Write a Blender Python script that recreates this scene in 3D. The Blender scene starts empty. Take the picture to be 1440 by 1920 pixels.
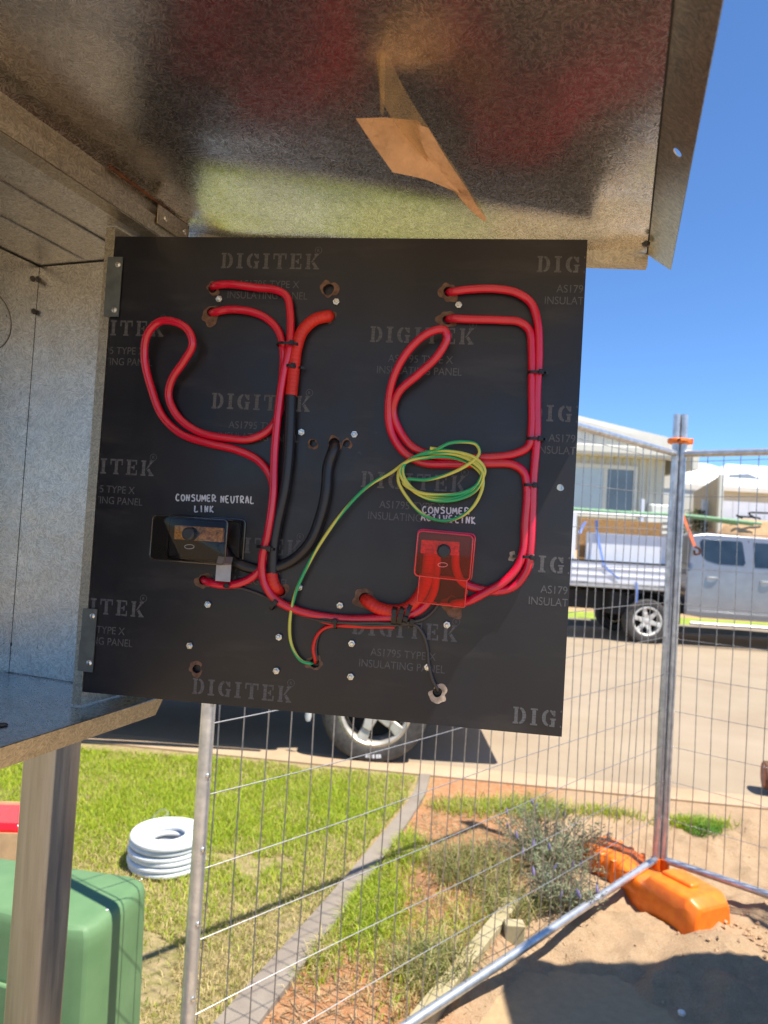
import bpy, bmesh, math, random
import numpy as np
from mathutils import Vector, Matrix, noise
rnd = random.Random(7)
S = bpy.context.scene
COL = S.collection
PI = math.pi

# ------------------------------------------------------------------ camera
CAM_H = 1.52
PITCH, ROLL, F = math.radians(1.74), 0.06, 1320.0          # F in pixels of the 1440 x 1920 photograph
cam = bpy.data.objects.new('camera', bpy.data.cameras.new('camera'))
COL.objects.link(cam)
CM = Matrix.Rotation(PI/2+PITCH, 3, 'X') @ Matrix.Rotation(ROLL, 3, 'Z')
cam.matrix_world = Matrix.Translation((0, 0, CAM_H)) @ CM.to_4x4()
cam.data.sensor_fit = 'VERTICAL'; cam.data.sensor_height = 24; cam.data.lens = F/1920*24
cam.data.clip_start = .02; cam.data.clip_end = 2000
cam.data.dof.use_dof = True; cam.data.dof.focus_distance = .85; cam.data.dof.aperture_fstop = 5.5
S.camera = cam

# ------------------------------------------------------------------ sky, sun, exposure
SUN = Vector((.385, -.25, 1)).normalized()
W = bpy.data.worlds.new('World'); S.world = W; W.use_nodes = True
nt = W.node_tree
sky = nt.nodes.new('ShaderNodeTexSky'); sky.sky_type = 'NISHITA'; sky.sun_disc = False
sky.sun_elevation = math.asin(SUN.z); sky.sun_rotation = math.atan2(SUN.x, SUN.y)
sky.air_density = .8; sky.dust_density = .0; sky.ozone_density = 7.0; sky.altitude = 200
bg = nt.nodes['Background']; bg.inputs[1].default_value = .13
tn = nt.nodes.new('ShaderNodeMix'); tn.data_type = 'RGBA'; tn.blend_type = 'MULTIPLY'; tn.inputs[0].default_value = 1
tn.inputs[7].default_value = (.70, .84, .94, 1)
nt.links.new(sky.outputs[0], tn.inputs[6]); nt.links.new(tn.outputs[2], bg.inputs[0])
sl = bpy.data.lights.new('sun', 'SUN'); so = bpy.data.objects.new('sun', sl); COL.objects.link(so)
sl.energy = 4.9; sl.angle = math.radians(.53); sl.color = (1, .95, .86)
so.rotation_euler = SUN.to_track_quat('Z', 'Y').to_euler(); so.location = (2, -2, 6)
S.view_settings.view_transform = 'Standard'; S.view_settings.look = 'None'
S.view_settings.gamma = 1; S.view_settings.exposure = .88
try: S.view_settings.use_curve_mapping = False
except Exception: pass
S.cycles.max_bounces = 10; S.cycles.transparent_max_bounces = 24; S.cycles.glossy_bounces = 5
S.cycles.caustics_reflective = True; S.cycles.sample_clamp_indirect = 4

# ------------------------------------------------------------------ helpers
def ray(x, y): return CM @ Vector(((x-720)/F, -(y-960)/F, -1))
C0 = Vector((0, 0, CAM_H))
def at(x, y, D): d = ray(x, y); return C0 + d*(D/d.y)
def onz(x, y, z=0.): d = ray(x, y); return C0 + d*((z-CAM_H)/d.z)

class MB:
    def __init__(s): s.v = []; s.f = []; s.uv = None
    def add(s, vs, fs):
        n = len(s.v); s.v += [Vector(v) for v in vs]; s.f += [tuple(i+n for i in f) for f in fs]; return s
    def hexa(s, b, t):                       # bottom quad, top quad (ccw from above)
        return s.add(list(b)+list(t), [(3,2,1,0),(4,5,6,7),(0,1,5,4),(1,2,6,5),(2,3,7,6),(3,0,4,7)])
    def box(s, a, b):
        x0,y0,z0 = a; x1,y1,z1 = b
        return s.hexa([(x0,y0,z0),(x1,y0,z0),(x1,y1,z0),(x0,y1,z0)], [(x0,y0,z1),(x1,y0,z1),(x1,y1,z1),(x0,y1,z1)])
    def obox(s, o, ax, ay, az, sx, sy, sz):  # box from corner o along axes
        o = Vector(o); ax = Vector(ax)*sx; ay = Vector(ay)*sy; az = Vector(az)*sz
        b = [o, o+ax, o+ax+ay, o+ay]
        return s.hexa(b, [p+az for p in b])
    def prism(s, poly, h):                   # planar polygon points, extrude by vector h
        n = len(poly); poly = [Vector(p) for p in poly]; h = Vector(h)
        return s.add(poly+[p+h for p in poly], [tuple(range(n))[::-1], tuple(range(n, 2*n))]+[(i,(i+1)%n,n+(i+1)%n,n+i) for i in range(n)])
    def tube(s, pts, r, seg=10, closed=False, cap=True, flat=1.0, fn=None):
        pts = [Vector(p) for p in pts]; n = len(pts)
        rr = r if hasattr(r, '__len__') else [r]*n
        T = []
        for i in range(n):
            if closed: t = pts[(i+1)%n]-pts[i-1]
            else: t = pts[min(i+1,n-1)]-pts[max(i-1,0)]
            T.append(t.normalized() if t.length > 0 else Vector((0,0,1)))
        ref = fn if fn is not None else (Vector((0,0,1)) if abs(T[0].z) < .9 else Vector((1,0,0)))
        N = []
        u = (ref-T[0]*ref.dot(T[0])).normalized()
        for i in range(n):
            if fn is not None: u = (fn-T[i]*fn.dot(T[i]))
            else: u = (u-T[i]*u.dot(T[i]))
            u = u.normalized() if u.length > 1e-9 else Vector((1,0,0)); N.append(u)
        base = len(s.v)
        for i in range(n):
            w = T[i].cross(N[i])
            for k in range(seg):
                a = 2*PI*k/seg
                s.v.append(pts[i]+N[i]*(math.cos(a)*rr[i]*flat)+w*(math.sin(a)*rr[i]))
        for i in range(n if closed else n-1):
            j = (i+1) % n
            for k in range(seg):
                l = (k+1) % seg
                s.f.append((base+i*seg+k, base+i*seg+l, base+j*seg+l, base+j*seg+k))
        if cap and not closed:
            s.f.append(tuple(base+k for k in range(seg))[::-1]); s.f.append(tuple(base+(n-1)*seg+k for k in range(seg)))
        return s
    def lathe(s, prof, c, ax, seg=24, closed=True):      # prof: (radius, along axis)
        c = Vector(c); ax = Vector(ax).normalized()
        u = (Vector((0,0,1)) if abs(ax.z) < .9 else Vector((1,0,0))); u = (u-ax*u.dot(ax)).normalized(); w = ax.cross(u)
        b = len(s.v); n = len(prof)
        for k in range(seg):
            a = 2*PI*k/seg
            for r, h in prof: s.v.append(c+ax*h+(u*math.cos(a)+w*math.sin(a))*r)
        for k in range(seg):
            l = (k+1) % seg
            for i in range(n-1): s.f.append((b+k*n+i, b+k*n+i+1, b+l*n+i+1, b+l*n+i))
        return s
    def mesh(s, name, mat, off=Vector((0,0,0)), smooth=True, uv=None):
        me = bpy.data.meshes.new(name)
        me.from_pydata([v-off for v in s.v], [], s.f)
        me.update()
        bm = bmesh.new(); bm.from_mesh(me); bmesh.ops.recalc_face_normals(bm, faces=bm.faces); bm.to_mesh(me); bm.free()
        if mat: me.materials.append(mat)
        finish(me, smooth)
        if uv == 'box': box_uv(me, off)
        return me
    def build(s, name, mat, parent=None, smooth=True, uv=None, label=None, bevel=0, kind=None):
        if parent is not None: off = Vector(parent['_o'])
        else:
            xs = [v.x for v in s.v]; ys = [v.y for v in s.v]; zs = [v.z for v in s.v]
            off = Vector(((min(xs)+max(xs))/2, (min(ys)+max(ys))/2, min(zs)))
        o = bpy.data.objects.new(name, s.mesh(name, mat, off, smooth, uv)); COL.objects.link(o)
        if parent is not None: o.parent = parent
        else: o.location = off
        o['_o'] = tuple(off)
        if label: o['label'] = label
        if kind: o['kind'] = kind
        if bevel: bev(o, bevel)
        return o

def bev(o, w, seg=2):
    m = o.modifiers.new('bevel', 'BEVEL'); m.width = w; m.segments = seg; m.limit_method = 'ANGLE'; m.angle_limit = math.radians(35)

def finish(me, smooth=True, ang=35):
    if not smooth: return
    me.polygons.foreach_set('use_smooth', [True]*len(me.polygons))
    bm = bmesh.new(); bm.from_mesh(me); ca = math.radians(ang)
    for e in bm.edges:
        e.smooth = not (len(e.link_faces) != 2 or e.calc_face_angle(0) > ca)
    bm.to_mesh(me); bm.free()

def box_uv(me, off=Vector((0,0,0)), frame=None):
    uvl = me.uv_layers.new(name='UVMap')
    for p in me.polygons:
        n = p.normal
        # in-plane axes
        if abs(n.z) > .7: ua, va = Vector((1,0,0)), Vector((0,1,0))
        else:
            ua = Vector((-n.y, n.x, 0)).normalized(); va = Vector((0,0,1))
        for li in p.loop_indices:
            co = me.vertices[me.loops[li].vertex_index].co+off
            uvl.data[li].uv = (co.dot(ua), co.dot(va))

def empty(name, loc, label, cat, group=None):
    o = bpy.data.objects.new(name, None); COL.objects.link(o); o.empty_display_size = .05
    o.location = loc; o['_o'] = tuple(loc); o['label'] = label; o['category'] = cat
    if group: o['group'] = group
    return o
def tag(o, label, cat, group=None, kind=None):
    o['label'] = label; o['category'] = cat
    if group: o['group'] = group
    if kind: o['kind'] = kind
    return o
def structure(o, label=None):
    o['kind'] = 'structure'
    if label: o['label'] = label
    return o

def crom(pts, n=8, closed=False):
    pts = [Vector(p) for p in pts]; out = []
    N = len(pts)
    rng = range(N if closed else N-1)
    for i in rng:
        if closed: p0,p1,p2,p3 = pts[i-1],pts[i],pts[(i+1)%N],pts[(i+2)%N]
        else:
            p1,p2 = pts[i],pts[i+1]
            p0 = pts[i-1] if i > 0 else p1*2-p2
            p3 = pts[i+2] if i+2 < N else p2*2-p1
        # centripetal parametrisation
        def dk(a, b): return max((b-a).length, 1e-7)**.5
        t0 = 0; t1 = t0+dk(p0,p1); t2 = t1+dk(p1,p2); t3 = t2+dk(p2,p3)
        for k in range(n):
            t = t1+(t2-t1)*k/n
            A1 = p0*((t1-t)/(t1-t0))+p1*((t-t0)/(t1-t0)); A2 = p1*((t2-t)/(t2-t1))+p2*((t-t1)/(t2-t1)); A3 = p2*((t3-t)/(t3-t2))+p3*((t-t2)/(t3-t2))
            B1 = A1*((t2-t)/(t2-t0))+A2*((t-t0)/(t2-t0)); B2 = A2*((t3-t)/(t3-t1))+A3*((t-t1)/(t3-t1))
            out.append(B1*((t2-t)/(t2-t1))+B2*((t-t1)/(t2-t1)))
    if not closed: out.append(pts[-1])
    return out

def plate(outline, holes, th):               # flat plate with real holes; local x,y; from z=-th to 0
    cu = bpy.data.curves.new('plate', 'CURVE'); cu.dimensions = '2D'; cu.fill_mode = 'BOTH'; cu.extrude = th/2
    for poly in [outline]+holes:
        sp = cu.splines.new('POLY'); sp.points.add(len(poly)-1); sp.use_cyclic_u = True
        for i, (x, y) in enumerate(poly): sp.points[i].co = (x, y, 0, 1)
    o = bpy.data.objects.new('plate', cu); COL.objects.link(o)
    dg = bpy.context.evaluated_depsgraph_get()
    me = bpy.data.meshes.new_from_object(o.evaluated_get(dg))
    bpy.data.objects.remove(o); bpy.data.curves.remove(cu)
    vs = [Vector((v.co.x, v.co.y, v.co.z-th/2)) for v in me.vertices]; fs = [tuple(p.vertices) for p in me.polygons]
    bpy.data.meshes.remove(me)
    return vs, fs
def circ(x, y, r, n=20, wob=0, seed=0):
    R = random.Random(seed)
    ph = [R.uniform(0, 6.3) for _ in range(4)]
    return [(x+r*(1+wob*(math.sin(2*a+ph[0])+.7*math.sin(3*a+ph[1])+.5*math.sin(5*a+ph[2])+.35*math.sin(7*a+ph[3])))*math.cos(a), y+r*(1+wob*(math.sin(2*a+ph[0])+.7*math.sin(3*a+ph[1])+.5*math.sin(5*a+ph[2])+.35*math.sin(7*a+ph[3])))*math.sin(a)) for a in [2*PI*k/n for k in range(n)]]

# ------------------------------------------------------------------ materials
def newmat(name):
    m = bpy.data.materials.new(name); m.use_nodes = True
    return m, m.node_tree, m.node_tree.nodes['Principled BSDF']
def nd(t, ty, **kw):
    n = t.nodes.new(ty)
    for k, v in kw.items():
        if k.startswith('i_'): n.inputs[k[2:].replace('_', ' ')].default_value = v
        else: setattr(n, k, v)
    return n
def mixc(t, fac, a, b, bt='MIX'):
    n = t.nodes.new('ShaderNodeMix'); n.data_type = 'RGBA'; n.blend_type = bt
    for s_, v in ((0, fac), (6, a), (7, b)):
        if hasattr(v, 'links') or isinstance(v, bpy.types.NodeSocket): t.links.new(v, n.inputs[s_])
        else: n.inputs[s_].default_value = v if s_ == 0 else (*v, 1) if len(v) == 3 else v
    return n.outputs[2]
def ramp(t, fac, stops):
    n = t.nodes.new('ShaderNodeValToRGB'); t.links.new(fac, n.inputs[0])
    cr = n.color_ramp
    while len(cr.elements) < len(stops): cr.elements.new(.5)
    for e, (p, c) in zip(cr.elements, stops): e.position = p; e.color = (c, c, c, 1) if not hasattr(c, '__len__') else (*c, 1)
    return n.outputs[0]
def tc(t, kind='Object', scale=None):
    n = t.nodes.new('ShaderNodeTexCoord'); out = n.outputs[kind]
    if scale is not None:
        m = t.nodes.new('ShaderNodeMapping'); m.inputs['Scale'].default_value = scale if hasattr(scale, '__len__') else (scale,)*3
        t.links.new(out, m.inputs[0]); out = m.outputs[0]
    return out
def noi(t, vec, scale, detail=4, rough=.55, dist=0):
    n = nd(t, 'ShaderNodeTexNoise'); n.inputs['Scale'].default_value = scale; n.inputs['Detail'].default_value = detail
    n.inputs['Roughness'].default_value = rough; n.inputs['Distortion'].default_value = dist
    if vec is not None: t.links.new(vec, n.inputs['Vector'])
    return n
def bump(t, b, h, strength, dist=.01):
    n = nd(t, 'ShaderNodeBump'); n.inputs['Strength'].default_value = strength; n.inputs['Distance'].default_value = dist
    t.links.new(h, n.inputs['Height']); t.links.new(n.outputs[0], b.inputs['Normal']); return n

def plain(name, col, rough=.5, metal=0, var=.15, sc=20, bmp=0, spec=None, col2=None, coat=0, kind='Object'):
    m, t, b = newmat(name)
    v = tc(t, kind); n = noi(t, v, sc, 5)
    c2 = col2 if col2 else tuple(c*(1-var) for c in col); c1 = col if col2 else tuple(min(1, c*(1+var)) for c in col)
    t.links.new(mixc(t, ramp(t, n.outputs[0], [(.35, 0), (.65, 1)]), c1, c2), b.inputs['Base Color'])
    b.inputs['Roughness'].default_value = rough; b.inputs['Metallic'].default_value = metal
    r = nd(t, 'ShaderNodeMapRange'); r.inputs[3].default_value = max(0, rough-.1); r.inputs[4].default_value = min(1, rough+.1)
    t.links.new(n.outputs[0], r.inputs[0]); t.links.new(r.outputs[0], b.inputs['Roughness'])
    if bmp: bump(t, b, noi(t, v, sc*3, 6).outputs[0], bmp, .005)
    if spec is not None: b.inputs['Specular IOR Level'].default_value = spec
    if coat: b.inputs['Coat Weight'].default_value = coat; b.inputs['Coat Roughness'].default_value = .05
    return m

def galv(name, base=.62, tint=(1, .985, .96), rough=.3, sc=70, bstr=.35, warp=.0):
    """galvanised sheet: zinc crystals as randomly turned feathered flakes"""
    m, t, b = newmat(name)
    uv = tc(t, 'UV')
    dn = noi(t, uv, 60, 2); 
    ad = nd(t, 'ShaderNodeVectorMath', operation='MULTIPLY_ADD'); t.links.new(dn.outputs['Color'], ad.inputs[0]); ad.inputs[1].default_value = (.003,)*3; t.links.new(uv, ad.inputs[2])
    vo = nd(t, 'ShaderNodeTexVoronoi'); vo.inputs['Scale'].default_value = sc; vo.inputs['Randomness'].default_value = 1; t.links.new(ad.outputs[0], vo.inputs['Vector'])
    sp = nd(t, 'ShaderNodeSeparateColor'); t.links.new(vo.outputs['Color'], sp.inputs[0])
    an = nd(t, 'ShaderNodeMath', operation='MULTIPLY'); t.links.new(sp.outputs[0], an.inputs[0]); an.inputs[1].default_value = 6.283
    ro = nd(t, 'ShaderNodeVectorRotate', rotation_type='Z_AXIS'); t.links.new(ad.outputs[0], ro.inputs['Vector']); t.links.new(an.outputs[0], ro.inputs['Angle'])
    mp = nd(t, 'ShaderNodeMapping'); mp.inputs['Scale'].default_value = (1, 4.2, 1); t.links.new(ro.outputs[0], mp.inputs[0])
    fl = noi(t, mp.outputs[0], 135, 2, .5)
    big = noi(t, uv, 5, 4)
    # strength of each flake
    flk = ramp(t, fl.outputs[0], [(.38, 0), (.62, 1)])
    c0 = tuple(base*.48*k for k in tint); c1 = tuple(min(1, base*1.22)*k for k in tint)
    cf = mixc(t, flk, c0, c1)
    cc = mixc(t, sp.outputs[1], tuple(base*.8*k for k in tint), tuple(base*1.1*k for k in tint))
    mix = mixc(t, .55, cc, cf)
    st = mixc(t, ramp(t, big.outputs[0], [(.45, 0), (.75, .35)]), mix, tuple(base*.5*k for k in (1, .93, .85)))
    t.links.new(st, b.inputs['Base Color'])
    b.inputs['Metallic'].default_value = 1
    r = nd(t, 'ShaderNodeMapRange'); r.inputs[3].default_value = rough-.09; r.inputs[4].default_value = rough+.12
    t.links.new(fl.outputs[0], r.inputs[0]); t.links.new(r.outputs[0], b.inputs['Roughness'])
    n1 = nd(t, 'ShaderNodeBump'); n1.inputs['Strength'].default_value = bstr; n1.inputs['Distance'].default_value = .0005
    t.links.new(fl.outputs[0], n1.inputs['Height'])
    n2 = nd(t, 'ShaderNodeBump'); n2.inputs['Strength'].default_value = bstr; n2.inputs['Distance'].default_value = .02 if warp else .004
    t.links.new(noi(t, uv, 4 if warp else 9, 2).outputs[0], n2.inputs['Height']); t.links.new(n1.outputs[0], n2.inputs['Normal'])
    t.links.new(n2.outputs[0], b.inputs['Normal'])
    return m

G_LID = galv('galvanised lid sheet', base=.88, rough=.25, sc=150, bstr=.42, warp=1, tint=(1, .98, .97))
G_WALL = galv('galvanised wall sheet', base=.72, rough=.30, sc=130, bstr=.45, tint=(1, .99, .95))
G_FLOOR = galv('galvanised floor sheet', base=.72, rough=.26, sc=60, bstr=.5, warp=1, tint=(.96, 1, 1.02))
G_EDGE = galv('galvanised edge with painted sand reflection', base=.62, rough=.42, sc=170, bstr=.18, tint=(1, .91, .72))  # yellow tint paints the sand's reflection into the folded edges
TUBE = plain('galvanised tube', (.60, .61, .61), .42, .85, .18, 30, .15)
WIRE = plain('galvanised wire', (.36, .36, .36), .42, .85, .2, 60)
RUSTY = plain('rust brown steel', (.12, .05, .025), .8, .3, .4, 90)

def mk_post():
    m, t, b = newmat('worn steel post')
    v = tc(t, 'Object', (1, 1, .06)); n = noi(t, v, 90, 5, .6); n2 = noi(t, tc(t, 'Object'), 25, 6, .7)
    c = mixc(t, ramp(t, n.outputs[0], [(.35, 0), (.65, 1)]), (.27, .28, .275), (.37, .375, .365))
    c = mixc(t, ramp(t, n2.outputs[0], [(.56, 0), (.8, .35)]), c, (.24, .20, .18))
    t.links.new(c, b.inputs['Base Color']); b.inputs['Metallic'].default_value = .85
    t.links.new(ramp(t, n.outputs[0], [(.3, .27), (.7, .42)]), b.inputs['Roughness'])
    bump(t, b, n.outputs[0], .15, .002)
    return m
POST = mk_post()

def mk_board():
    m, t, b = newmat('black phenolic panel')
    v = tc(t, 'Object'); n = noi(t, v, 9, 6, .65); n2 = noi(t, v, 3, 4, .6, .6)
    c = mixc(t, ramp(t, n2.outputs[0], [(.42, 0), (.75, 1)]), (.009, .009, .0125), (.016, .0155, .018))
    # wiped dust smudges
    sm = noi(t, tc(t, 'Object', (1.2, 1, 5)), 6, 5, .6)
    c = mixc(t, ramp(t, sm.outputs[0], [(.54, 0), (.78, .40)]), c, (.065, .058, .052))
    sc_ = noi(t, v, 60, 3, .7)
    c = mixc(t, ramp(t, sc_.outputs[0], [(.70, 0), (.76, .25)]), c, (.09, .085, .08))
    t.links.new(c, b.inputs['Base Color'])
    t.links.new(ramp(t, n.outputs[0], [(.3, .27), (.7, .50)]), b.inputs['Roughness'])
    b.inputs['Specular IOR Level'].default_value = .5
    bump(t, b, noi(t, v, 120, 3).outputs[0], .04, .001)
    return m
BOARD = mk_board()
CORE = plain('bare brown panel core', (.15, .085, .055), .9, 0, .3, 150, .2)
CORE2 = plain('pale chipped panel core', (.42, .33, .25), .9, 0, .3, 150, .2)
def mk_print(name, c1, c0=(.02, .02, .022), lo=.35, hi=.6):
    m, t, b = newmat(name)
    v = tc(t, 'Object', (60, 60, 1400)); n = noi(t, v, 1, 3, .6)
    n2 = noi(t, tc(t, 'Object'), 500, 2)
    f = nd(t, 'ShaderNodeMath', operation='MULTIPLY'); t.links.new(ramp(t, n.outputs[0], [(lo, .45), (hi, 1)]), f.inputs[0]); t.links.new(ramp(t, n2.outputs[0], [(.35, .6), (.5, 1)]), f.inputs[1])
    t.links.new(mixc(t, f.outputs[0], c0, c1), b.inputs['Base Color']); b.inputs['Roughness'].default_value = .55
    return m
PRINT = mk_print('faded grey print', (.11, .11, .115))
INK = mk_print('white marker ink', (.62, .66, .72), (.2, .2, .22), .2, .35)

def pvc(name, col, rough=.32, wrap=0, spec=.5):
    m, t, b = newmat(name)
    v = tc(t, 'Object'); n = noi(t, v, 35, 4)
    c = mixc(t, ramp(t, n.outputs[0], [(.35, 0), (.7, 1)]), col, tuple(x*.82 for x in col))
    b.inputs['Specular IOR Level'].default_value = spec
    if wrap:
        w = nd(t, 'ShaderNodeTexWave', wave_type='BANDS', bands_direction='Y'); w.inputs['Scale'].default_value = wrap
        w.inputs['Distortion'].default_value = 2.5; w.inputs['Detail'].default_value = 1
        t.links.new(tc(t, 'UV'), w.inputs['Vector'])
        c = mixc(t, ramp(t, w.outputs[0], [(.0, .35), (.12, 0)]), c, tuple(x*.45 for x in col))
        bump(t, b, w.outputs[0], .25, .001)
    t.links.new(c, b.inputs['Base Color']); b.inputs['Roughness'].default_value = rough
    b.inputs['Subsurface Weight'].default_value = 0
    return m
RED = pvc('crimson cable sheath', (.62, .004, .034), .22, spec=.75)
REDTAPE = pvc('orange red insulating tape', (.66, .022, .012), .42, wrap=60)
REDTHIN = pvc('red single wire', (.66, .015, .014), .35)
BLK = pvc('black cable sheath', (.014, .015, .020), .36)
GREYW = pvc('dark grey wire', (.045, .040, .040), .42)
TIE = pvc('black nylon', (.010, .010, .012), .34)
TAPEGREY = plain('pale grey plastic tag', (.36, .38, .42), .3, 0, .1, 80)
def mk_earth():
    m, t, b = newmat('green and yellow earth wire')
    uv = tc(t, 'UV'); s = nd(t, 'ShaderNodeSeparateXYZ'); t.links.new(uv, s.inputs[0])
    a = nd(t, 'ShaderNodeMath', operation='MULTIPLY_ADD'); t.links.new(s.outputs[1], a.inputs[0]); a.inputs[1].default_value = 7.5; t.links.new(s.outputs[0], a.inputs[2])
    fr = nd(t, 'ShaderNodeMath', operation='FRACT'); t.links.new(a.outputs[0], fr.inputs[0])
    g = nd(t, 'ShaderNodeMath', operation='GREATER_THAN'); t.links.new(fr.outputs[0], g.inputs[0]); g.inputs[1].default_value = .52
    t.links.new(mixc(t, g.outputs[0], (.56, .55, .10), (.02, .36, .13)), b.inputs['Base Color']); b.inputs['Roughness'].default_value = .38
    return m
EARTH = mk_earth()

def shell(name, tcol, gloss=(.9, .9, .9), rough=.06, ior=1.45, tint_mix=.0, body=(.02, .02, .02)):
    m = bpy.data.materials.new(name); m.use_nodes = True; t = m.node_tree; t.nodes.clear()
    out = nd(t, 'ShaderNodeOutputMaterial'); tr = nd(t, 'ShaderNodeBsdfTransparent'); tr.inputs[0].default_value = (*tcol, 1)
    gl = nd(t, 'ShaderNodeBsdfGlossy'); gl.inputs[0].default_value = (*gloss, 1); gl.inputs['Roughness'].default_value = rough
    df = nd(t, 'ShaderNodeBsdfDiffuse'); df.inputs[0].default_value = (*body, 1)
    fr = nd(t, 'ShaderNodeFresnel'); fr.inputs[0].default_value = ior
    n = noi(t, tc(t, 'Object'), 45, 4)
    m1 = nd(t, 'ShaderNodeMixShader'); m1.inputs[0].default_value = tint_mix; t.links.new(tr.outputs[0], m1.inputs[1]); t.links.new(df.outputs[0], m1.inputs[2])
    t.links.new(ramp(t, n.outputs[0], [(.4, tint_mix*.6), (.75, min(1, tint_mix*1.6))]), m1.inputs[0])
    ge = nd(t, 'ShaderNodeNewGeometry'); iv = nd(t, 'ShaderNodeMath', operation='SUBTRACT'); iv.inputs[0].default_value = 1; t.links.new(ge.outputs['Backfacing'], iv.inputs[1])
    fm = nd(t, 'ShaderNodeMath', operation='MULTIPLY'); t.links.new(fr.outputs[0], fm.inputs[0]); t.links.new(iv.outputs[0], fm.inputs[1])
    m2 = nd(t, 'ShaderNodeMixShader'); t.links.new(fm.outputs[0], m2.inputs[0]); t.links.new(m1.outputs[0], m2.inputs[1]); t.links.new(gl.outputs[0], m2.inputs[2])
    t.links.new(m2.outputs[0], out.inputs[0]); return m
SMOKE = shell('smoky clear plastic', (.66, .61, .56), tint_mix=.0, rough=.03, ior=1.36)
REDCLR = shell('red clear plastic', (1.0, .16, .12), tint_mix=.012, body=(.6, .01, .01), gloss=(1, .8, .8), rough=.03)
FILM = shell('clear brown packing tape', (.93, .88, .78), tint_mix=.12, body=(.55, .38, .20), rough=.12)
CLEAR = shell('clear shrink film', (.97, .97, .97), tint_mix=.05, body=(.8, .8, .8), rough=.1)
BRASS = plain('worn brass', (.62, .34, .10), .4, .3, .5, 300, .3)
ORBAR = plain('orange red terminal bar', (.95, .14, .02), .45, .0, .3, 400, .5)
ZINC = plain('bright zinc', (.62, .64, .62), .28, .95, .15, 120, .1)
HINGE = plain('brushed zinc hinge', (.30, .33, .31), .36, .9, .18, 40, .1)
PAPER = plain('tan kraft paper', (.56, .34, .20), .8, 0, .14, 45, .8)
CARD = plain('cardboard', (.55, .34, .18), .85, 0, .12, 15, .1)
WOODTAN = plain('tan plywood', (.42, .23, .09), .7, 0, .2, 30, .1)

# ------------------------------------------------------------------ ground, road, verge
def mk_ground(name, stops, sc=3, bstr=.6, rough=.95, grit=120):
    m, t, b = newmat(name)
    v = tc(t, 'Object'); n = noi(t, v, sc, 8, .62); g = noi(t, v, grit, 4, .7)
    c = ramp(t, n.outputs[0], stops)
    c = mixc(t, ramp(t, g.outputs[0], [(.3, .30), (.65, 0)]), c, tuple(x*.45 for x in stops[0][1]))
    t.links.new(c, b.inputs['Base Color']); b.inputs['Roughness'].default_value = rough
    bump(t, b, g.outputs[0], bstr, .01); return m
ROADM = mk_ground('dusty asphalt', [(.3, (.31, .23, .15)), (.5, (.35, .27, .18)), (.7, (.385, .30, .205))], 1.2, .3, .9, 140)
KERBM = mk_ground('dusty concrete kerb', [(.3, (.42, .28, .16)), (.7, (.50, .37, .24))], 2.5, .3, .9, 90)
FARM = mk_ground('far dry ground', [(.3, (.38, .26, .13)), (.7, (.46, .32, .18))], .8, .5, .95, 30)
VERGEM = mk_ground('far mown verge', [(.3, (.20, .30, .03)), (.7, (.33, .40, .05))], 2.5, .8, .95, 40)
CONC = mk_ground('grey concrete strip', [(.3, (.23, .185, .145)), (.7, (.31, .26, .205))], 8, .3, .9, 200)

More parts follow.
